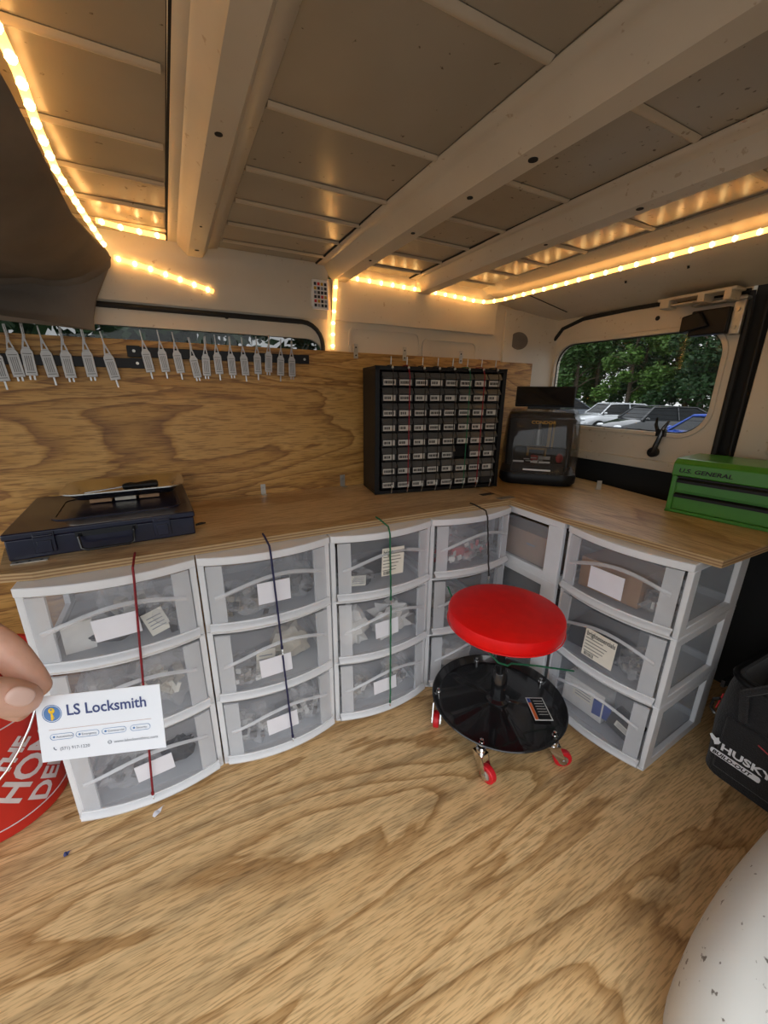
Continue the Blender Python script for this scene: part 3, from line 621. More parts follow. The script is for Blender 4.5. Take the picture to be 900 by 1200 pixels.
# ================================================================ ROLLING STOOL
SC = Vector((1.065, -.235, 0))
st = thing('rolling_stool', SC, 0, 'red padded rolling mechanic stool with round black tray base', 'stool')
g = G(); g.lathe([(.02, .0), (.150, .0), (.158, .004), (.161, .012), (.162, .034), (.159, .044), (.148, .049), (.08, .051), (.0005, .0515)], 48); so_ = g.build('seat', 'red_vinyl', st, (-.022, -.014, .374)); so_.scale = (.94, .94, .92)
g = G(); g.tube([(.1525 * cos(a) - .022, .1525 * sin(a) - .014, .380) for a in [2 * pi * i / 48 for i in range(48)]], .0016, 6, closed=True); g.build('seat_piping', 'red_vinyl', st)
g = G(); g.tube([(0, 0, .105), (-.018, -.012, .366)], .013, 20); g.lathe([(.022, .108), (.022, .200), (.018, .206)], 20); g.bb((-.08, -.026, .364), (.04, -.002, .3735)); g.bb((-.030, -.074, .3642), (-.006, .046, .3737)); g.build('gas_column', 'black_gloss', st)
g = G(); g.tube([(.02, -.02, .366), (.08, -.085, .350), (.10, -.10, .338)], .004, 8); g.build('height_lever', 'black', st)
def tray(u, v):
    a = 2 * pi * u; r = .190 * v
    k = (2 * a / (2 * pi) * 5) ; ridge = max(0, cos((a - radians(-146 + 36)) * 5)) ** 24 * .005 * (1 if .1 < v < .85 else 0)
    z = .092 + .010 * (1 - v) ** 2 + ridge
    if v > .93: z += (v - .93) / .07 * .018
    return (r * cos(a), r * sin(a), z)
g = G(); g.sheet(tray, 80, 26, .003); g.tube([(.190 * cos(a), .190 * sin(a), .110) for a in [2 * pi * i / 64 for i in range(64)]], .003, 6, closed=True); g.build('tray_base', 'black_gloss', st)
g = G(); g.lathe([(.034, .100), (.034, .108), (.024, .114), (.022, .122)], 24); g.build('collar', 'black_gloss', st)
proto = None
for ai in (-146, -75, -2, 70, 143):
    a = radians(ai); P = Vector((.174 * cos(a), .174 * sin(a), 0))
    c = bpy.data.objects.new('caster', None); COL.objects.link(c); c.parent = st; c.location = P
    c.rotation_euler = (0, 0, radians({-146: 95, -75: 150, -2: 190, 70: 260, 143: 50}[ai]))
    if proto is None:
        g = G(); g.tube([(-.030, -.0085, .026), (-.030, .0085, .026)], .024, 24); o1 = g.build('wheel', 'red_wheel', c, bevel=.003)
        g = G(); g.tube([(-.030, -.0105, .026), (-.030, .0105, .026)], .013, 16); o2 = g.build('wheel_hub', 'zinc', c)
        g = G()
        for sy in (-1, 1):
            g.prism([(-.040, .018), (-.030, .012), (-.020, .018), (.008, .058), (.014, .072), (-.014, .072)], sy * .012 - .0015, sy * .012 + .0015, Matrix(((1, 0, 0, 0), (0, 0, 1, 0), (0, 1, 0, 0), (0, 0, 0, 1))))
        g.bb((-.016, -.0135, .070), (.016, .0135, .074)); g.lathe([(.013, .074), (.013, .084), (.009, .088)], 16); g.build('fork', 'chrome', c); 
        g = G(); g.lathe([(.007, .094), (.007, .102), (.0045, .102), (.0045, .112), (.001, .114)], 12); g.build('bolt', 'chrome', c)
        g = G(); g.tube([(-.030, -.015, .026), (-.030, .015, .026)], .004, 8); g.build('axle', 'chrome', c)
        proto = c
    else:
        for ch in proto.children: dup(ch, c)
Ms = frame((.078, -.085, .1035), (.88, -.47, 0), (.47, .88, 0))
g = G(); g.m('white_pack').box((0, 0, .0), (.05, .085, .001), M=Ms); g.m('black').box((.004, 0, .0008), (.036, .078, .0006), M=Ms); g.m('orange').box((-.019, -.008, .0011), (.008, .064, .0006), M=Ms); g.m('blue_pack').box((-.019, .030, .0014), (.008, .016, .0006), M=Ms)
g.m('white_pack')
for i in range(6): g.box((.006, .028 - .010 * i, .0012), (.026, .0016, .0006), M=Ms)
g.build('warning_sticker', None, st, label='black and orange printed warning sticker')
g = G(); g.tube([(1.000, -.05, .40), (1.000, -.10, .345), (1.003, -.20, .300), (1.024, -.262, .262), (1.045, -.276, .255), (1.066, -.270, .250), (1.15, -.288, .225), (1.262, -.328, .195)], .0026, 7)
gc = g.build('elastic_cord', 'cord_green'); tag(gc, 'green elastic cord stretched horizontally around the stool column', 'elastic cord')
g = G(); g.tube([(1.262, -.328, .205), (1.27, -.331, .200), (1.273, -.331, .207)], .0014, 6); g.build('hook', 'chrome', gc)

# ================================================================ NAVY CASE, TRAY, SCREWDRIVER
RZ = radians(3.0)
cs = thing('metal_case', (-.025, .100, CT), RZ, 'flat navy metal case with front handle lying on the worktop', 'case')
g = G(); g.bb((0, 0, .0005), (.355, .335, .046)); g.build('case_base', 'navy', cs, bevel=.003)
g = G(); g.bb((-.003, -.003, .046), (.358, .338, .060)); g.build('lid', 'navy', cs, bevel=.003)
g = G(); A = rrect(.27, .215, .035, 6, .20, .165); B = rrect(.25, .195, .028, 6, .20, .165); g.ring(A, B, .0598, .0625); g.prism(B, .0590, .0606); g.build('lid_panel', 'navy', cs, bevel=.001)
for x in (.065, .285):
    g = G(); g.bb((x - .018, -.008, .012), (x + .018, -.002, .056)); g.bb((x - .012, -.012, .014), (x + .012, -.007, .040)); g.tube([(x - .016, -.008, .05), (x + .016, -.008, .05)], .003, 8); g.build('latch', 'navy', cs, bevel=.001)
g = G(); g.tube([(.125, -.006, .042), (.125, -.020, .040), (.128, -.028, .016), (.138, -.030, .012), (.215, -.030, .012), (.225, -.028, .016), (.228, -.020, .040), (.228, -.006, .042)], .0032, 8); g.bb((.118, -.006, .036), (.235, -.001, .048)); g.build('carry_handle', 'black_gloss', cs)
g = G(); g.tube([(.358, .01, .02), (.372, .006, .022), (.380, .010, .022), (.372, .016, .022), (.358, .014, .02)], .002, 6); g.build('side_loop', 'black', cs)
for i, (bx, by) in enumerate(((-.045, .135), )):
    pass
g = G(); g.box((0, 0, .001), (.06, .016, .002)); b = g.build('flat_bracket', 'zinc', None, (.012, .088, CT)); tag(b, 'flat zinc bracket poking out beneath the navy case corner', 'bracket')
for x in (-.02, .0, .02):
    g = G(); g.lathe([(.003, .002), (.002, .0026)], 8, (x, -.003, 0)); g.build('screw', 'dark_part', b)
# coloured blocks under the tray stand in for the reflection in the case lid
TZ = CT + .0628
for i, (dx, c) in enumerate(((-.055, 'cardboard'), (0, 'beige_pack'), (.055, 'cardboard'))):
    g = G(); g.bb((-.024, -.03, 0), (.024, .03, .014)); o = g.build('small_box', c, None, bevel=.001); o.location = (.175 + dx, .328 + dx * .05, TZ + .0004)
    tag(o, ['small tan box under the nearer end of the steel tray', 'small beige box under the middle of the steel tray', 'small tan box under the screwdriver-handle end of the steel tray'][i], 'box')
ty = thing('steel_tray', (.178, .345, TZ + .0150), radians(2), 'shallow shiny steel parts tray on top of the navy case', 'tray')
L0 = rrect(.225, .140, .03, 8); L1 = rrect(.262, .178, .04, 8); L2 = rrect(.280, .194, .045, 8)
g = G(); n = len(L0)
vs = [(x, y, 0) for x, y in L0] + [(x, y, .021) for x, y in L1] + [(x, y, .022) for x, y in L2] + [(x, y, .019) for x, y in L2]
vs += [(x, y, .0012) for x, y in rrect(.222, .137, .03, 8)]; vs += [(x, y, .0212) for x, y in rrect(.258, .174, .04, 8)]
fs = [tuple(reversed(range(n))), tuple(4 * n + i for i in range(n))]
for i in range(n):
    j = (i + 1) % n
    fs += [(i, j, n + j, n + i), (n + i, n + j, 3 * n + j, 3 * n + i), (3 * n + i, 3 * n + j, 2 * n + j, 2 * n + i), (2 * n + i, 2 * n + j, 5 * n + j, 5 * n + i), (5 * n + i, 5 * n + j, 4 * n + j, 4 * n + i)]
g.add(vs, fs); g.build('pan', 'steel_tray', ty, smooth=50)
sdv = thing('screwdriver', (.165, .322, TZ + .0175), radians(4), 'screwdriver with black ribbed grip lying in the steel tray', 'screwdriver')
M = Matrix.Rotation(radians(90), 4, 'Y')
g = G(); g.lathe([(.006, .0), (.009, .006), (.011, .02), (.0085, .032), (.0105, .05), (.0125, .070), (.0115, .082), (.004, .085)], 16, M=Matrix.Translation((.005, 0, .0135)) @ M); g.build('grip', 'black', sdv)
g = G(); g.tube([(-.080, 0, .006), (.008, 0, .0135)], .0028, 10); g.build('shaft', 'chrome', sdv)

# ================================================================ PICK SET ON MAGNETIC BARS
def magbar(x0, x1, z, h, label, plate):
    t = thing('magnetic_bar', ((x0 + x1) / 2, .4545, z), 0, label, 'tool bar'); L = (x1 - x0) / 2
    g = G(); g.bb((-L, -.010, -h / 2), (L, 0, h / 2)); g.build('bar', 'black', t, bevel=.001)
    for x, zz in plate:
        g = G(); g.bb((x - .016, -.013, zz - .014), (x + .016, -.010, zz + .014)); q = g.build('end_plate', 'black', t)
        g = G(); g.tube([(x, -.013, zz), (x, -.015, zz)], .004, 10); g.build('screw', 'zinc', q)
    return t
magbar(-.45, .262, 1.043, .026, 'long black magnetic bar above the navy case', [(.34, 0)])
magbar(.225, .735, 1.073, .027, 'black magnetic bar nearer the organiser', [(-.238, .002), (.248, 0)])
kp = {}
def pick(x, z, tilt, s, fork, label, grp):
    t = thing('lock_pick', (x, .4445, z), 0, label, 'lock pick', grp); t.rotation_euler = (0, tilt, 0)
    key = fork
    if key not in kp:
        X = XZ(0)
        g = G(); g.prism([(-.0125, -.036), (.0125, -.036), (.0125, .022), (.008, .030), (-.008, .030), (-.0125, .022)], -.004, 0, X); a = g.build('body', 'pick_grey', t, bevel=.0008)
        g = G(); g.ring([(-.0085, .028), (.0085, .028), (.002, .058), (-.002, .058)], [(-.004, .033), (.004, .033), (.001, .046), (-.001, .046)], -.003, -.0012, X); b_ = g.build('neck', 'pick_grey', t)
        g = G(); g.bb((-.0016, -.0026, .055), (.0016, -.0012, .088)); 
        if fork == 2: g.bb((.0026, -.0026, .055), (.0042, -.0012, .086)); g.bb((-.0016, -.0026, .084), (.0042, -.0012, .088))
        c = g.build('blade', 'pick_grey', t)
        g = G()
        for px in ((0,) if fork == 1 else (-.005, .004)): g.bb((px - .002, -.003, -.056 if fork == 1 else -.046), (px + .002, -.001, -.034))
        d = g.build('lower_pin', 'metal', t)
        g = G()
        for i in range(4): g.bb((-.006 + .004 * i - .0008, -.0046, -.024), (-.006 + .004 * i + .0008, -.004, .012))
        g.bb((-.009, -.0046, -.029), (.009, -.004, -.027)); g.bb((-.009, -.0046, .016), (.009, -.004, .018)); e = g.build('scale_marks', 'pick_dark', t)
        kp[key] = [a, b_, c, d, e]
    else:
        for q in kp[key]: o = q.copy(); o.parent = t; COL.objects.link(o)
    t.scale = (s, s, s)
L = [(-.052, 1.025, 4, 1), (-.020, 1.036, 4, 2), (.008, 1.040, 0, 2), (.048, 1.037, 5, 1), (.087, 1.036, 2, 2), (.134, 1.040, 3, 2), (.183, 1.033, 8, 1)]
nms = ['first', 'second', 'third', 'fourth', 'fifth', 'sixth', 'seventh', 'eighth', 'ninth', 'tenth', 'eleventh', 'twelfth']
for i, (x, z, t_, f) in enumerate(L):
    pick(x, z, radians(-t_), 1.0, f, 'flat grey metal lock pick, %s from the far end of the long bar' % nms[i] if i else 'grey lock pick cut by the photo edge, on the long bar', 'lock picks on the long bar')
R = [(.272, 1.052, 6, 1), (.312, 1.054, 4, 1), (.350, 1.052, 5, 1), (.393, 1.040, 7, 2), (.424, 1.046, -2, 2), (.458, 1.052, 2, 1), (.497, 1.050, 1, 2), (.535, 1.050, 2, 1), (.575, 1.055, -1, 1), (.610, 1.062, -4, 2), (.648, 1.052, -4, 1), (.685, 1.050, -1, 2)]
for i, (x, z, t_, f) in enumerate(R):
    pick(x, z, radians(-t_), .9, f, 'slim grey metal lock pick, %s on the bar nearer the organiser' % nms[i], 'lock picks on the second bar')

# ================================================================ SMALL-PARTS ORGANISER
OW, OD, OH = .490, .155, .425
og = thing('parts_organiser', (.908, .273, CT + .0008), math.atan2(-.083, .481), 'tall black parts organiser with eight rows of small labelled drawers', 'organiser')
g = G(); g.bb((0, 0, 0), (.016, OD, OH)); g.bb((OW - .016, 0, 0), (OW, OD, OH)); g.bb((0, 0, OH - .012), (OW, OD, OH)); g.bb((0, 0, 0), (OW, OD, .012)); g.bb((0, OD - .004, 0), (OW, OD, OH))
cw = (OW - .044) / 8; chh = (OH - .032) / 8; X0 = .022; Z0 = .016
for i in range(1, 8): g.bb((X0 + i * cw - .001, .004, .01), (X0 + i * cw + .001, OD, OH - .01)); g.bb((.01, .004, Z0 + i * chh - .001), (OW - .01, OD, Z0 + i * chh + .001))
g.build('cabinet', 'black', og, bevel=.0012, seg=1)
dm = G(); w, h = cw - .004, chh - .004
dm.m('drawer_dark'); dm.bb((0, 0, 0), (w, .003, h * .62)); dm.bb((0, .0, 0), (w, .12, .003)); dm.bb((0, .003, 0), (.0015, .12, h * .8)); dm.bb((w - .0015, .003, 0), (w, .12, h * .8))
dm.m('drawer_scoop'); dm.add([(0, -.010, h * .60), (w, -.010, h * .60), (w, .004, h), (0, .004, h), (0, .0, h * .56), (w, .0, h * .56), (w, .006, h * .95), (0, .006, h * .95)], [(0, 1, 2, 3), (7, 6, 5, 4), (0, 4, 5, 1), (1, 5, 6, 2), (2, 6, 7, 3), (3, 7, 4, 0)])
d0 = None; rr = random.Random(4)
lm = [];
for v in range(6):
    g = G(); lw = w * .80; lh = h * .40
    g.m('label_white'); g.bb((w * .08, -.0012, h * .10), (w * .08 + lw, -.0002, h * .10 + lh)); g.m('text_black')
    x = w * .13; 
    while x < w * (.55 if v % 2 else .75):
        ww = rr.uniform(.0015, .004); g.bb((x, -.0016, h * .2), (x + ww, -.0012, h * .2 + lh * .5)); x += ww + rr.uniform(.0008, .002)
    lm.append(g)
lo = []
for r in range(8):
    for c in range(8):
        if r == 2 and c == 5:
            continue
        p = (X0 + c * cw + .002 + rr.uniform(-.0005, .0005), -.001 + rr.uniform(-.0015, .001), Z0 + r * chh + .002)
        if d0 is None: o = d0 = dm.build('small_drawer', None, og, p)
        else: o = d0.copy(); COL.objects.link(o); o.parent = og; o.location = p
        if r == 0 and c == 7: continue
        v = rr.randrange(6)
        if len(lo) <= v or lo[v] is None:
            while len(lo) <= v: lo.append(None)
            lo[v] = lm[v].build('drawer_label', None, o)
        else: q = lo[v].copy(); COL.objects.link(q); q.parent = o
g = G(); g.bb((X0 + 5 * cw + .004, .02, Z0 + 2 * chh + .004), (X0 + 6 * cw - .004, .022, Z0 + 3 * chh - .006)); g.build('empty_slot', 'black', og)
colr = ['cord_dark', 'cord_red', 'cord_dark', 'cord_dark', 'cord_dark', 'cord_green', 'cord_red', 'cord_dark']
A0 = math.atan2(-.083, .481); OM = Matrix.Translation((.908, .273, CT + .0008)) @ Matrix.Rotation(A0, 4, 'Z')
ln = ['dark cord over the first drawer column of the organiser', 'red cord over the second drawer column of the organiser', 'dark cord over the third drawer column of the organiser', 'dark cord over the fourth drawer column of the organiser', 'dark cord over the fifth drawer column of the organiser', 'green cord over the sixth drawer column of the organiser', 'red cord over the seventh drawer column of the organiser', 'dark cord over the last drawer column of the organiser']
for c in range(8):
    x = X0 + (c + .62) * cw; rx = rr.uniform(-.006, .004)
    g = G(); pts = [OM @ Vector(p) for p in ((x, .05, OH + .004), (x, .01, OH + .004), (x, -.006, OH - .002), (x + rx * .3, -.0165, OH - .03), (x + rx * .6, -.0165, OH * .5), (x + rx, -.0165, .03), (x + rx, -.013, .012))]
    g.tube(pts, .0017 if colr[c] != 'cord_red' else .0021, 6); o = g.build('retaining_cord', colr[c]); tag(o, ln[c], 'elastic cord', 'cords over the parts organiser')
    g = G(); x_ = x
    g.tube([OM @ Vector(p) for p in ((x_, .012, OH + .003), (x_, .010, OH + .022), (x_, .010, OH + .03))], .0016, 6)
    g.blob(OM @ Vector((x_, -.006, OH - .004)), (.004, .004, .005), 8, 0)
    g.tube([OM @ Vector(p) for p in ((x + rx, -.0165, .036), (x + rx, -.020, .026), (x + rx, -.016, .016), (x + rx, -.012, .006))], .0016, 6); g.build('hook', 'zinc', o)

# ================================================================ KEY CUTTING MACHINE
MA = radians(-46)
mc = thing('key_machine', (1.632, .222, CT + .0008), MA, 'key cutting machine with smoked clear cover and tilted black tablet', 'machine')
MWd, MD, MH = .272, .25, .285
def sec(w, d, r, z, oy=0): return [(x, y + oy, z) for x, y in rrect(w, d, r, 6)]
def loft(g, secs, cap0=True, cap1=True):
    n = len(secs[0]); vs = [p for s in secs for p in s]
    fs = [(i * n + j, i * n + (j + 1) % n, (i + 1) * n + (j + 1) % n, (i + 1) * n + j) for i in range(len(secs) - 1) for j in range(n)]
    if cap0: fs.append(tuple(reversed(range(n))))
    if cap1: fs.append(tuple((len(secs) - 1) * n + j for j in range(n)))
    return g.add(vs, fs)
g = G(); loft(g, [sec(.262, .24, .05, 0), sec(.285, .255, .055, .012), sec(.288, .258, .055, .035), sec(.280, .25, .05, .045)]); g.build('base', 'black', mc)
g = G(); g.bb((-.13, .06, .04), (.13, .115, .27)); g.build('rear_housing', 'dark_part', mc, bevel=.01)
g = G(); loft(g, [sec(.284, .252, .055, .046), sec(.284, .252, .055, .15), sec(.268, .24, .055, .25, .004), sec(.245, .225, .055, .282, .008), sec(.235, .215, .055, .288, .010)], False, True); cv = g.build('smoked_cover', 'smoke_cover', mc)
cv.modifiers.new('s', 'SOLIDIFY').thickness = .003
g = G(); g.bb((-.12, -.06, .235), (.12, .06, .25)); g.bb((-.10, .04, .06), (.10, .05, .25)); g.build('inner_bridge', 'dark_part', mc)
g = G(); g.bb((-.045, -.02, .125), (.03, .03, .135)); g.bb((-.045, -.02, .10), (-.037, .03, .13)); g.bb((.022, -.02, .10), (.03, .03, .13)); g.bb((.028, -.005, .13), (.040, .005, .235)); g.bb((.045, -.005, .13), (.052, .005, .235)); g.build('yellow_clamp', 'yellow', mc)
g = G(); g.lathe([(.015, .14), (.015, .2), (.006, .2), (.006, .235)], 14, (-.005, .01, 0)); g.bb((-.02, -.03, .08), (.02, .03, .10)); g.build('cutter_head', 'metal', mc)
g = G(); g.bb((-.10, -.115, .048), (.09, -.05, .075)); g.m('dark_part') if False else None
g.build('key_bin', 'dark_part', mc, bevel=.005)
g = G(); A = rrect(.20, .105, .02, 6, 0, .098); B = rrect(.192, .097, .017, 6, 0, .098); g.ring(A, B, -.131, -.1285, XZ(0)); g.build('cover_rim', 'smoke_cover', mc)
g = G(); g.m('dark_part').bb((-.095, -.122, .050), (.085, -.112, .085)); g.m('white_pack')
for x0, x1 in ((-.095, -.055), (-.030, -.005), (.0, .04)): g.bb((x0, -.124, .088), (x1, -.122, .094))
g.build('bin_edge', None, mc)
g = G(); g.m('red_pack').bb((-.03, -.11, .090), (-.005, -.108, .115)); g.m('red_pack').blob((.072, -.11, .108), (.013, .004, .018), 12, .05); g.m('white_pack').bb((.0, -.109, .10), (.04, -.107, .112)); g.m('beige_pack').bb((-.02, -.118, .080), (.02, -.116, .088))
for i, (x, z) in enumerate(((-.045, .10), (-.038, .093), (-.02, .105), (-.012, .095))): g.m('white_pack').box((x, -.114, z), (.022, .001, .004), 0, None)
g.build('red_label', None, mc, label='red and white labels behind the smoked cover')
g = G(); g.m('white_pack').bb((-.055, -.1300, .058), (.045, -.1285, .064)); g.build('cover_sticker', None, mc)
text('CONDOR', .016, 'yellow', mc, frame((-.042, -.127, .235), (1, 0, 0), (0, .03, 1)), name='lettering', sx=1.2, bold=.0001)
TM = Matrix.Translation((0, -.02, .292)) @ Matrix.Rotation(radians(-18), 4, 'X')
g = G(); g.box((0, 0, .042), (.218, .012, .080), 0, TM); tb = g.build('tablet', 'black', mc, bevel=.004)
g = G(); g.box((0, -.0065, .042), (.204, .001, .068), 0, TM); g.build('screen', 'screen', tb)
g = G(); g.bb((-.06, -.02, .284), (.06, .03, .300)); g.build('tablet_hinge', 'black', mc, bevel=.003)

# ================================================================ GREEN TOOL CHEST
GA = math.atan2(-.242, .034)
gt = thing('tool_chest', (1.636, -.288, CT + .0008), GA, 'bright green metal tool chest with black drawer grips on the worktop', 'tool chest')
GL, GD, GH = .46, .20, .163
g = G(); g.bb((0, .004, 0), (GL, GD, .112)); g.bb((0, 0, 0), (.014, .01, .112)); g.bb((GL - .014, 0, 0), (GL, .01, .112)); g.bb((0, 0, 0), (GL, .01, .010)); g.build('chest_body', 'green_paint', gt, bevel=.002)
g = G(); g.prism([(-.003, .112), (-.003, .150), (.012, GH), (GD - .01, GH), (GD + .002, .150), (GD + .002, .112)], 0, GL + .004, Matrix(((0, 0, 1, -.002), (1, 0, 0, 0), (0, 1, 0, 0), (0, 0, 0, 1)))); g.build('lid', 'green_paint', gt, bevel=.003)
for z0, z1, nm in ((.012, .062, 0), (.068, .106, 1)):
    g = G(); g.bb((.018, -.004, z0), (GL - .018, .006, z1)); d = g.build('drawer', 'green_paint', gt, bevel=.002)
    g = G(); g.prism([(-.012, z1 - .012), (-.012, z1 - .004), (-.003, z1 + .001), (-.003, z1 - .012)], .018, GL - .018, Matrix(((0, 0, 1, 0), (1, 0, 0, 0), (0, 1, 0, 0), (0, 0, 0, 1)))); g.build('drawer_grip', 'black', d)
g = G(); g.bb((.014, -.002, .1065), (GL - .014, .006, .1115)); g.build('shadow_gap', 'black', gt)  # black rail between the lid and the upper drawer
text('U.S. GENERAL', .0165, 'text_black', gt, frame((.014, -.0036, .124), (1, 0, 0), (0, 0, 1)), bold=.0004, sx=1.25, shear=.15)

# ================================================================ BUCKET
bu = thing('bucket', (-.172, .145, 0), 0, 'red plastic bucket with white stencil lettering beside the first cart', 'bucket')
RB, RT, BH = .130, .146, .37
rad = lambda z: RB + (RT - RB) * z / BH
g = G(); g.lathe([(RB - .01, 0.0005), (RB, .004), (rad(.30), .30), (rad(.30) + .006, .302), (rad(.31) + .006, .312), (rad(.33), .318), (RT, .36), (RT + .005, .37), (RT - .003, .37), (RB - .006, .01)], 56); g.build('pail', 'red_bucket', bu)
for z in (.033, .285):
    g = G(); g.tube([((rad(z) + .0005) * cos(a), (rad(z) + .0005) * sin(a), z) for a in [2 * pi * i / 56 for i in range(56)]], .0016, 5, closed=True); g.build('printed_band', 'white_print', bu)
g = G(); ea = radians(-5); g.tube([(.152 * cos(a), .152 * sin(a) * 1, .335) for a in (radians(-20), radians(-19))], .008, 8)
g.tube([(.156 * cos(radians(-20 - 10 * i)), .156 * sin(radians(-20 - 10 * i)), .335 - .19 * sin(pi * i / 15)) for i in range(16)], .0026, 8); g.build('wire_handle', 'chrome', bu)
def wrap(lines, a_mid, zc, rot):
    for s, size, off, wx in lines:
        c = bpy.data.curves.new('t', 'FONT'); c.body = s; c.size = size; c.align_x = 'CENTER'; c.align_y = 'CENTER'; c.offset = .0022; c.resolution_u = 3
        o = bpy.data.objects.new('t', c); COL.objects.link(o)
        me = bpy.data.meshes.new_from_object(o.evaluated_get(bpy.context.evaluated_depsgraph_get())); COL.objects.unlink(o); bpy.data.objects.remove(o)
        bm = bmesh.new(); bm.from_mesh(me)
        for v in bm.verts:
            x, y = v.co.x * wx, v.co.y + off; v.co = Vector((x * cos(rot) - y * sin(rot), x * sin(rot) + y * cos(rot), 0))
        bmesh.ops.triangulate(bm, faces=bm.faces)
        for i in range(-40, 41):
            bmesh.ops.bisect_plane(bm, geom=bm.verts[:] + bm.edges[:] + bm.faces[:], plane_co=(i * .006, 0, 0), plane_no=(1, 0, 0))
        for v in bm.verts:
            z = zc + v.co.y; r = rad(z) + .0009; a = a_mid + v.co.x / r; v.co = Vector((r * cos(a), r * sin(a), z))
        m2 = bpy.data.meshes.new('stencil_lettering'); bm.to_mesh(m2); bm.free(); m2.materials.append(MT['white_print'])
        q = bpy.data.objects.new('stencil_lettering', m2); COL.objects.link(q); q.parent = bu
wrap([('THE', .042, .062, 1.0), ('HOME', .085, .004, .80), ('DEPOT', .066, -.066, .85)], radians(-36), .160, radians(42))

# ================================================================ TOOL BAG
bg_ = thing('tool_bag', (1.482, -.585, 0), radians(-91), 'large black open-top fabric tool bag with white lettering beside the end cart', 'tool bag')
def bagf(g, w=.50, d=.30, h=.30, th=.012):
    S0 = [(.0, 1), (.03, 1.0), (.15, 1.03), (.26, 1.0), (.30, .97)]
    secs = []
    for z, k in S0: secs.append([(w / 2 + x * k, d / 2 + y * k, z + .006 * sin(9 * x) * (z > .2)) for x, y in rrect(w, d, .05, 6)])
    for z, k in reversed(S0): secs.append([(w / 2 + x * (k - .05), d / 2 + y * (k - .07), max(z, .01) + .004 + .006 * sin(9 * x) * (z > .2)) for x, y in rrect(w, d, .05, 6)])
    loft(g, secs)
g = G(); bagf(g); g.build('bag_shell', 'fabric_black', bg_)
g = G(); g.tube([(.25 + x, .15 + y, .300 + .010 * sin(9 * x)) for x, y in rrect(.49, .29, .05, 6)], .008, 8, closed=True); g.build('rim', 'black', bg_)
g = G(); g.bb((.03, -.012, .03), (.45, 0, .19)); g.build('front_pocket', 'fabric_black', bg_, bevel=.008)
g = G(); g.tube([(.06, -.006, .20), (.05, -.02, .28), (.10, -.02, .335), (.30, .02, .35), (.36, 0, .28), (.35, -.006, .20)], .010, 8); g.build('carry_strap', 'fabric_black', bg_)
g = G(); g.bb((-.010, .02, .24), (-.002, .06, .26)); g.tube([(-.004, .03, .20), (-.016, .03, .19), (-.018, .03, .16), (-.006, .03, .15)], .004, 6); g.build('side_buckle', 'black_gloss', bg_)
g = G(); g.tube([(-.003, .035, .215), (-.009, .035, .165)], .0016, 5); g.tube([(.10, -.013, .165), (.14, -.0135, .150)], .0016, 5); g.build('red_stitching', 'red_pack', bg_)
FM = lambda x, z: frame((x, -.0135, z), (1, 0, 0), (0, 0, 1))
text('HUSKY', .027, 'card_white', bg_, FM(.038, .092), bold=.0009, sx=1.22, name='lettering')
g = G(); g.prism([(.010, .116), (.016, .107), (.021, .104), (.025, .095), (.033, .102), (.036, .110), (.031, .114), (.030, .121), (.024, .115), (.019, .118), (.014, .122)], -.0137, -.0125, XZ(0)); g.build('dog_head_emblem', 'card_white', bg_)
g = G(); g.prism(rrect(.104, .0155, .005, 4, .072, .076), -.0137, -.0125, XZ(0)); pl = g.build('badge', 'card_white', bg_)
text('BUILD-OUT', .0135, 'text_black', pl, frame((.0245, -.0142, .0713), (1, 0, 0), (0, 0, 1)), bold=.0004, sx=1.15, name='lettering', shear=.2)

# ================================================================ CARD AND HAND
cM = Matrix(((0.933002771949568, 0.03778964033943151, -0.35787954764), (-0.3565471529, 0.2318826859, -0.9050439480), (0.04878478544, 0.9720099454, 0.22982097738))).to_4x4()
cM.translation = Vector((0.24003202, -0.61582198, 0.73028473))
bc = bpy.data.objects.new('business_card', None); COL.objects.link(bc); bc.matrix_world = cM; bc.empty_display_size = .02
tag(bc, 'white printed business card with key emblem held up by the fingers', 'business card')
g = G(); g.box((0, 0, 0), (.0889, .0508, .0005)); g.build('card_stock', 'card_white', bc)
T = lambda x, y: Matrix.Translation((x, y, .0006))
text('LS Locksmith', .0118, 'ink_blue', bc, T(-.0235, .0093), ext=.00005, bold=.00016, sx=.905)
g = G(); g.m('ink_blue_light').tube([(-.0335 + .0066 * cos(a), .0117 + .0066 * sin(a), .0005) for a in [2 * pi * i / 40 for i in range(40)]], .00025, 4, closed=True)
g.m('ink_blue_light').lathe([(.0058, 0), (.0058, .0002)], 36, (-.0335, .0117, .0003)); 
g.m('gold').lathe([(.0022, 0), (.0022, .0002)], 20, (-.0335, .0140, .00055)); g.m('ink_blue_light').lathe([(.0006, 0), (.0006, .0002)], 10, (-.0335, .0148, .00075)); g.m('gold'); g.bb((-.0343, .0072, .00055), (-.0329, .0128, .00075)); g.bb((-.0329, .0080, .00055), (-.0320, .0088, .00075)); g.bb((-.0329, .0094, .00055), (-.0322, .0102, .00075)); g.bb((-.0344, .0066, .00055), (-.0331, .0074, .00075))
g.build('key_emblem', None, bc)
g = G(); g.bb((-.037, -.0010, .0004), (.036, -.0008, .0006)); g.build('rule_line', 'rust_line', bc)
for s, x, w in (('Automotive', -.0285, .0165), ('Emergency', -.0105, .0165), ('Commercial', .0085, .0175), ('Security', .0275, .0145)):
    g = G(); A = rrect(w, .0046, .0022, 5, x, -.0066); B = rrect(w - .0004, .0042, .002, 5, x, -.0066); g.ring(A, B, .0004, .0006); g.lathe([(.0008, 0), (.0008, .0002)], 10, (x - w / 2 + .0026, -.0066, .0004)); g.build('pill_outline', 'ink_blue_light', bc)
    text(s, .0024, 'ink_grey', bc, T(x - w / 2 + .0042, -.0074), ext=.00003)
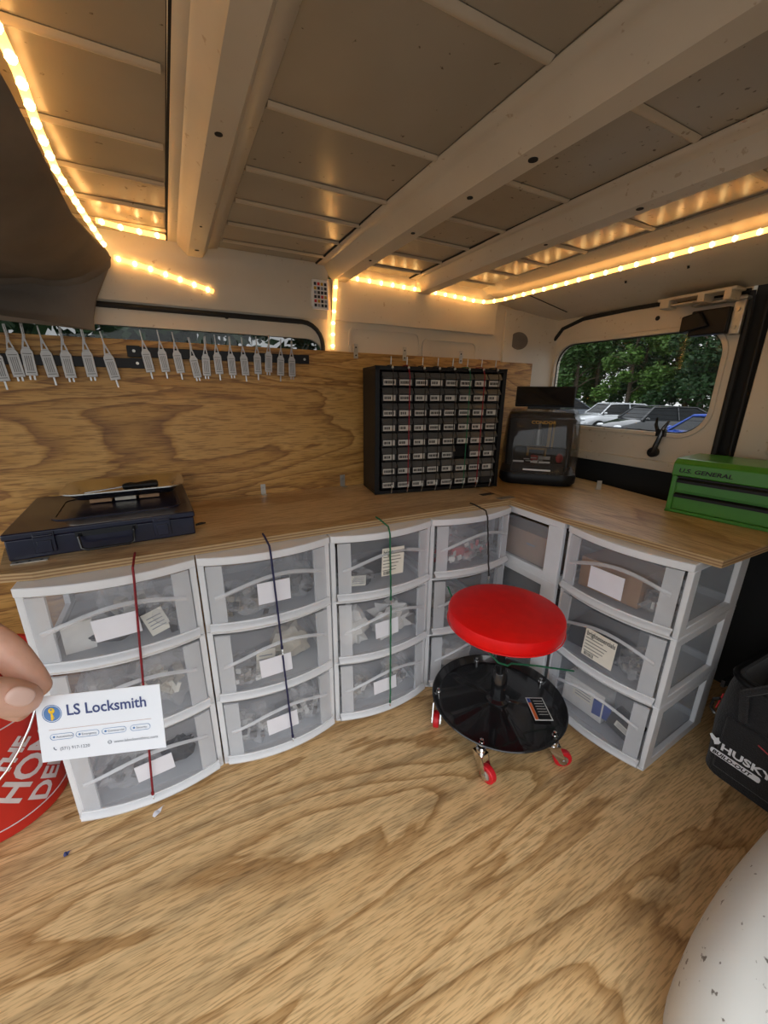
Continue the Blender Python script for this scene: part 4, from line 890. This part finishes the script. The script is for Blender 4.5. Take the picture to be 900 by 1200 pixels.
text('(571) 917-1220', .0034, 'ink_grey', bc, T(-.031, -.0172), ext=.00003); text('www.lslocksmithinc.com', .0032, 'ink_grey', bc, T(.0075, -.0165), ext=.00003)
g = G(); g.tube([(-.0352, -.0145, .0005), (-.0348, -.0160, .0005), (-.0335, -.0168, .0005)], .00035, 5); g.tube([(.0045 + .0013 * cos(a), -.0155 + .0013 * sin(a), .0005) for a in [2 * pi * i / 16 for i in range(16)]], .0002, 4, closed=True); g.bb((.0032, -.0156, .0004), (.0058, -.0154, .0006)); g.build('small_icons', 'ink_grey', bc)
# hand: one skinned surface (world coordinates given along the camera-to-card axis of the arm)
def wp(u, v, d): return CC + (CF + CR * ((u - 450) / 460.99) - CU * ((v - 600) / 460.99)) * d
V = []; E = []; Rr = []
def node(p, r, prev=None):
    V.append(tuple(p)); Rr.append(r)
    if prev is not None: E.append((prev, len(V) - 1))
    return len(V) - 1
elbow = node(wp(-640, 1080, .30), .045)
V.clear(); E.clear(); Rr.clear()
wr = node(wp(-300, 905, .235), .026)
pm = node(wp(-205, 850, .250), .031, wr)
kn = {}
pi_ = node(wp(-120, 770, .272), .0185, pm); pmid = node(wp(-130, 815, .288), .018, pm); pr_ = node(wp(-150, 860, .296), .0165, pm); pp = node(wp(-175, 905, .296), .014, pm)
i1 = node(wp(-38, 732, .292), .0132, pi_); i2 = node(wp(12, 765, .298), .0122, i1); i3 = node(wp(40, 800, .299), .0108, i2); i4 = node(wp(53, 816, .300), .0085, i3)
a1 = node(wp(-55, 790, .305), .0122, pmid); a2 = node(wp(-12, 815, .308), .0112, a1); a3 = node(wp(24, 832, .309), .0095, a2); a4 = node(wp(34, 836, .309), .0075, a3)
b1 = node(wp(-80, 850, .310), .0115, pr_); b2 = node(wp(-45, 868, .300), .0105, b1); b3 = node(wp(-35, 872, .288), .0085, b2)
c1 = node(wp(-110, 905, .306), .0100, pp); c2 = node(wp(-85, 918, .296), .0090, c1); c3 = node(wp(-80, 920, .286), .0072, c2)
t1 = node(wp(-130, 850, .238), .0175, pm); t2 = node(wp(-50, 822, .248), .0150, t1); t3 = node(wp(0, 815, .267), .0142, t2); t4 = node(wp(28, 820, .278), .0128, t3); t5 = node(wp(41, 824, .2865), .0092, t4)
fa = node(wp(-420, 990, .22), .034, wr); fb_ = node(wp(-640, 1140, .20), .042, fa)
me = bpy.data.meshes.new('hand'); me.from_pydata(V, E, []); me.materials.append(MT['skin']); hand = bpy.data.objects.new('person', me); COL.objects.link(hand)
md = hand.modifiers.new('skin', 'SKIN'); md.use_smooth_shade = True
for i, sv in enumerate(me.skin_vertices[0].data): sv.radius = (Rr[i], Rr[i]); sv.use_root = (i == pm)
sb = hand.modifiers.new('sub', 'SUBSURF'); sb.levels = 2; sb.render_levels = 2
tag(hand, 'bare hand of a person pinching the business card between thumb and forefinger', 'person')
# thumb nail
nc = wp(24, 816, .2660); 
Tn = (wp(41, 822, .278) - wp(0, 812, .262)).normalized()
NM = frame(nc, Tn, CU)
g = G(); g.blob((0, 0, 0), (.0085, .0062, .0022), 20, 0, box=.25, M=NM)
nl = g.build('thumbnail', 'nail', hand)

# ================================================================ LED STRIPS
g = G(); g.box((0, 0, 0), (.006, .005, .004)); ledm = None
def strip(pts, label, grp='warm light strips', pitch=.045, r=.0060, ph=.01):
    global ledm
    P = [Vector(p) for p in pts]
    g = G(); g.tube(P, r, 8); o = g.build('light_strip', 'led_tube'); tag(o, label, 'light strip')
    s = ph; acc = 0
    for a, b in zip(P, P[1:]):
        L = (b - a).length
        while s < acc + L:
            q = a.lerp(b, (s - acc) / L)
            if ledm is None:
                h = G(); h.blob((0, 0, 0), (.0064, .0064, .0064), 8, 0); l_ = h.build('led', 'led', o, q); ledm = l_
            else: l_ = ledm.copy(); COL.objects.link(l_); l_.parent = o; l_.location = q
            s += pitch
        acc += L
    return o
strip([(.185, -.85, 1.347), (.195, -.5, 1.344), (.205, -.267, 1.336), (.205, -.185, 1.334), (.197, -.071, 1.334), (.192, .063, 1.332), (.200, .249, 1.334), (.216, .42, 1.322)], 'warm glowing light strip along the cab headliner edge')
strip([(.218, .318, 1.342), (.27, .345, 1.343), (.340, .365, 1.345), (.356, .37, 1.345)], 'short glowing light strip running into the first roof beam', pitch=.04)
strip([(.232, .440, 1.300), (.30, .443, 1.288), (.38, .446, 1.269), (.467, .449, 1.248)], 'loose end of light strip slanting down the side header panel', pitch=.036)
strip([(.835, .458, 1.112), (.838, .458, 1.18), (.843, .452, 1.25), (.848, .440, 1.328)], 'vertical light strip hanging from the side header beside the remote', pitch=.036)
strip([(.865, .432, 1.332), (1.0, .435, 1.330), (1.25, .435, 1.324), (1.42, .435, 1.316), (1.475, .425, 1.314), (1.51, .37, 1.318), (1.515, .2, 1.318), (1.52, 0, 1.319), (1.525, -.2, 1.320), (1.53, -.42, 1.320), (1.53, -1.0, 1.318)], 'long bright light strip round the rear corner and over the rear doors')
# remote for the strip, stuck on the side header
rm = thing('remote_control', (.792, .4505, 1.228), 0, 'small white remote with many buttons stuck on the side header', 'remote')
g = G(); g.bb((-.027, -.010, 0), (.027, -.002, .088)); g.bb((-.030, -.002, .01), (.030, .004, .078)); g.build('remote_body', 'white_pack', rm, bevel=.002)
for r in range(6):
    for c in range(4):
        g = G(); g.bb((-.022 + c * .0115, -.0115, .008 + r * .0125), (-.014 + c * .0115, -.010, .0165 + r * .0125)); g.build('button', ['dark_part', 'dark_part', 'ink_grey', 'red_pack', 'dark_part', 'yellow', 'dark_part'][(r * 3 + c * 2) % 7], rm)
# door latch and brackets over the rear window
lt = thing('door_latch', (1.893, -.16, 1.20), 0, 'black and zinc door latch at the upper corner of the rear window', 'latch')
g = G(); g.bb((-.035, -.075, -.045), (0, .03, .03)); g.prism([(-.03, -.02), (.05, -.035), (.05, .015), (.0, .025)], -.05, -.01, Matrix(((0, 0, 1, 0), (1, 0, 0, 0), (0, 1, 0, 0), (0, 0, 0, 1)))); g.build('latch_case', 'black', lt, bevel=.004)
g = G(); g.bb((-.020, -.105, -.05), (-.004, -.075, .05)); g.bb((-.03, -.11, .045), (.0, .04, .055)); g.build('latch_plate', 'zinc', lt, bevel=.003)
for z in (-.03, .02):
    g = G(); g.tube([(-.020, -.09, z), (-.024, -.09, z)], .006, 10); g.build('bolt', 'metal', lt)
lb = thing('hinge_bracket', (1.84, -.10, 1.262), 0, 'cream folded hinge bracket under the header above the rear window', 'bracket')
g = G(); g.bb((-.03, -.16, .005), (.03, .06, .014)); g.bb((-.03, -.15, -.02), (.03, -.13, .01)); g.bb((-.03, -.08, -.015), (.03, -.06, .01)); g.bb((-.03, .02, -.018), (.02, .05, .01)); g.bb((-.02, -.06, -.012), (.02, .02, -.006)); g.build('bracket_plate', 'paint_seam', lb, bevel=.003)
# window wiper motor arm
wi = thing('wiper_pivot', (1.898, -.085, .765), 0, 'black wiper pivot at the lower edge of the rear window', 'wiper')
g = G(); g.tube([(0, 0, 0), (-.022, 0, 0)], .018, 18); g.build('pivot_cap', 'black', wi, bevel=.003)
g = G(); g.tube([(-.015, 0, 0), (-.018, -.012, .04), (-.012, -.02, .09), (-.006, -.03, .115)], [.010, .009, .007, .004], 8); g.tube([(-.012, -.005, .07), (-.010, .010, .10), (-.006, .012, .125)], [.007, .006, .003], 8); g.bb((-.02, -.03, .06), (-.006, .0, .085)); g.build('wiper_arm', 'black_gloss', wi)
# small wedge of litter on the floor
for p, rz, s, lab in (((-.010, -.075, .0005), .4, (.014, .006), 'tiny dark scrap on the floor beside the bucket'), ((.165, -.062, .0005), .7, (.030, .007), 'small torn white scrap on the floor under the red cord')):
    g = G(); g.sheet(lambda u, v: ((u - .5) * s[0], (v - .5) * s[1] * (1 + sin(u * 5)), .0012 + .003 * abs(sin(u * 6))), 6, 3, .0004); o = g.build('paper_scrap', 'paper' if s[0] > .02 else 'ink_blue'); o.location = p; o.rotation_euler = (0, 0, rz); tag(o, lab, 'scrap')

# ================================================================ OUTSIDE
GZ = -.90
g = G(); g.sheet(lambda u, v: (-20 + 70 * u, -30 + 70 * v, GZ), 6, 6); g.build('ground', 'asphalt', kind='structure')
g = G(); g.sheet(lambda u, v: (26 - 6 * u + 12 * v, -16 + 56 * u + 4 * v, GZ + .05 + .9 * v), 8, 2, .02); g.build('grass_bank', 'moss', kind='structure')
def car(loc, rz, paintm, label, cabin=(.9, 1.4, 3.0, 3.9), H=1.42, hood=.92):
    t = thing('car', loc, rz, label, 'car'); Lc, Wc = 4.5, 1.76; c0, c1, c2, c3 = cabin
    def hprof(x):     # body (beltline) height
        if x < .25: return .55 + .20 * x / .25 
        if x < c0: return .75 + (hood - .75) * (x - .25) / (c0 - .25)
        if x < 3.9: return hood + .02
        return hood + .02 - .12 * (x - 3.9) / .6
    secs = []; xs = [0, .08, .25, .6, c0, c0 + .3, 1.8, 2.4, 3.0, 3.6, 4.0, 4.35, 4.5]
    for x in xs:
        e = min(x, Lc - x); wd = Wc / 2 * (1 - .16 * max(0, 1 - e / .5) ** 2); h = hprof(x); zb = .22 + .12 * max(0, 1 - e / .3)
        secs.append([(x - Lc / 2, s * a, z) for s, a, z in ((-1, wd * .88, zb), (-1, wd, zb + .1), (-1, wd, h * .75), (-1, wd * .93, h * .96), (-1, wd * .6, h + .02), (1, wd * .6, h + .02), (1, wd * .93, h * .96), (1, wd, h * .75), (1, wd, zb + .1), (1, wd * .88, zb))])
    g = G(); loft(g, secs); g.build('body', paintm, t, smooth=40)
    def cab(g, dz, sh, m):
        z0, z1 = hood - .02, H
        B = [(c0 + sh, .80), (c3 - sh, .80)]; Tt = [(c1 + sh * .5, .60), (c2 - sh * .5, .60)]
        vs = []
        for (xx, ww), z in ((B[0], z0), (B[1], z0), (Tt[1], z1 + dz), (Tt[0], z1 + dz)):
            vs += [(xx - Lc / 2, -ww, z), (xx - Lc / 2, ww, z)]
        g.add(vs, [(0, 1, 7, 6), (6, 7, 5, 4), (4, 5, 3, 2), (2, 3, 1, 0), (0, 6, 4, 2), (1, 3, 5, 7)])
    g = G(); cab(g, -.03, 0, None); g.build('windows', 'car_glass', t, smooth=0)
    g = G(); g.sheet(lambda u, v: ((c1 - .05 + (c2 - c1 + .1) * u) - Lc / 2, (-.62 + 1.24 * v), H - .035 + .03 * sin(pi * v) + .02 * sin(pi * u)), 8, 8, .03)
    for s in (-1, 1):
        g.tube([(c0 - Lc / 2, s * .80, hood), (c1 - Lc / 2, s * .61, H - .03), ((c1 + c2) / 2 - Lc / 2, s * .61, H - .01), (c2 - Lc / 2, s * .61, H - .03), (c3 - Lc / 2, s * .80, hood)], .035, 6)
        g.tube([((c1 + c2) / 2 + .1 - Lc / 2, s * .81, hood), ((c1 + c2) / 2 + .1 - Lc / 2, s * .61, H - .03)], .03, 6)
    g.build('roof', paintm, t)
    for sx_ in (.82, 3.65):
        for s in (-1, 1):
            g = G(); g.tube([(sx_ - Lc / 2, s * .66, .32), (sx_ - Lc / 2, s * .89, .32)], .32, 24); wq = g.build('wheel', 'rubber', t, bevel=.02)
            g = G(); g.tube([(sx_ - Lc / 2, s * .87, .32), (sx_ - Lc / 2, s * .895, .32)], .20, 16); g.build('hub', 'metal', wq)
    for s in (-1, 1):
        g = G(); g.blob((.16 - Lc / 2, s * .62, .66), (.16, .18, .075), 12, 0); g.build('headlight', 'headlight', t)
        g = G(); g.blob((c1 - .35 - Lc / 2, s * .93, hood + .06), (.07, .09, .06), 10, 0); g.build('mirror', paintm, t)
    g = G(); g.bb((-.0 - Lc / 2 - .02, -.45, .50), (.10 - Lc / 2, .45, .58)); g.bb((-.02 - Lc / 2, -.6, .26), (.10 - Lc / 2, .6, .38)); g.build('grille', 'black', t)
    g = G(); g.bb((-.04 - Lc / 2, -.2, .42), (-.01 - Lc / 2, .2, .50)); g.build('number_plate', 'white_pack', t)
    return t
HD = radians(10)
car((20.1, 11.6, GZ), radians(-28), 'car_silver', 'silver saloon car seen through the middle of the rear window')
car((17.4, 8.1, GZ), radians(-28), 'car_black', 'black saloon car parked beside the silver one')
car((13.3, 4.0, GZ), radians(-28), 'car_blue', 'blue car at the lower corner of the rear window', H=1.36)
car((20.9, 16.0, GZ), radians(-28), 'car_slate', 'dark slate car half hidden behind the key machine', H=1.6, hood=1.0)
# trees
def leafcloud(name, m, n, R, seed, size=.16):
    rnd = random.Random(seed); g = G(); vs = []; fs = []
    cl = [(Vector((rnd.gauss(0, .5) * R[0], rnd.gauss(0, .5) * R[1], rnd.uniform(-.9, .9) * R[2])), rnd.uniform(.4, 1.0)) for _ in range(26)]
    for i in range(n):
        c, rr_ = rnd.choice(cl); d = Vector((rnd.gauss(0, 1), rnd.gauss(0, 1), rnd.gauss(0, .7))).normalized() * rr_ * rnd.uniform(.6, 1.15) * .9
        p = c + d; a = Vector((rnd.gauss(0, 1), rnd.gauss(0, 1), rnd.gauss(0, .5))).normalized(); b = a.cross(Vector((rnd.gauss(0, 1), rnd.gauss(0, 1), rnd.gauss(0, 1)))).normalized()
        s = size * rnd.uniform(.6, 1.4); k = len(vs)
        vs += [p - a * s, p + b * s * .45, p + a * s, p - b * s * .45]; fs.append((k, k + 1, k + 2, k + 3))
    g.add(vs, fs)
    me = bpy.data.meshes.new(name); me.from_pydata(g.v, [], g.f); me.materials.append(MT[m]); return me
crowns = [leafcloud('crown', 'leaf%d' % i, 9000, (2.0, 2.0, 3.0), 10 + i, .14) for i in range(3)]
g = G(); g.tube([(0, 0, 0), (.1, 0, 2), (-.05, .1, 4.5), (.1, 0, 7)], [.20, .16, .12, .05], 8)
for i in range(6):
    a = i * 1.1; z = 2.0 + .7 * i; g.tube([(0, 0, z), (1.0 * cos(a), 1.0 * sin(a), z + .7), (1.7 * cos(a), 1.7 * sin(a), z + .9)], [.07, .04, .02], 6)
tk0 = g.build('trunk', 'trunk', None); tkm = tk0.data; bpy.data.objects.remove(tk0)
rnd = random.Random(5); spots = []
for row in range(3):
    for i in range(9):
        u = (i + .5 * row) / 8.5; spots.append((25.5 + 4.5 * row + 7 * (1 - u) + rnd.uniform(-.4, .4), 36 - 40 * u + rnd.uniform(-.4, .4), row, i))
wh = ['at the far end behind the slate car', 'second from the far end', 'third from the far end', 'behind the slate car', 'behind the silver car', 'behind the black car', 'behind the blue car', 'beyond the door pillar', 'at the end past the door pillar']
for x, y, row, i in spots:
    k = (0, 2, 1, 0, 1, 2, 0, 2, 1)[(i + 4 * row) % 9]; s_ = rnd.uniform(.9, 1.15)
    t = thing('tree', (x, y, GZ), rnd.uniform(0, 6), '%s leafy tree in the %s row, %s' % (('mid-green', 'light green', 'deep green')[k], ('front', 'middle', 'back')[row], wh[i]), 'tree', 'trees beyond the parked cars'); t.scale = (s_, s_, s_)
    a = bpy.data.objects.new('trunk', tkm); COL.objects.link(a); a.parent = t
    b = bpy.data.objects.new('crown', crowns[k]); COL.objects.link(b); b.parent = t; b.location = (0, 0, (4.6, 5.2, 6.5)[row]); b.scale = (1.15, 1.15, (1.15, 1.4, 1.7)[row])
# shrubs and a fence of white posts seen through the side window
for i, (x, y) in enumerate(((-1.3, 3.7), (.3, 4.3), (1.6, 3.7), (2.7, 4.2))):
    k = (0, 2, 2, 0)[i]; t = thing('shrub', (x, y, GZ), i * 1.3, ['green bush outside the side window above the far picks', 'dark bush outside the side window above the magnetic bar joint', 'dense bush outside behind the slim picks', 'orange-tinged bush outside near the window corner'][i], 'shrub')
    me = crowns[k] 
    if i == 3: me = crowns[0].copy(); me.materials[0] = MT['leaf3']
    b = bpy.data.objects.new('foliage', me); COL.objects.link(b); b.parent = t; b.location = (0, 0, 2.2); b.scale = (.62, .45, .75)
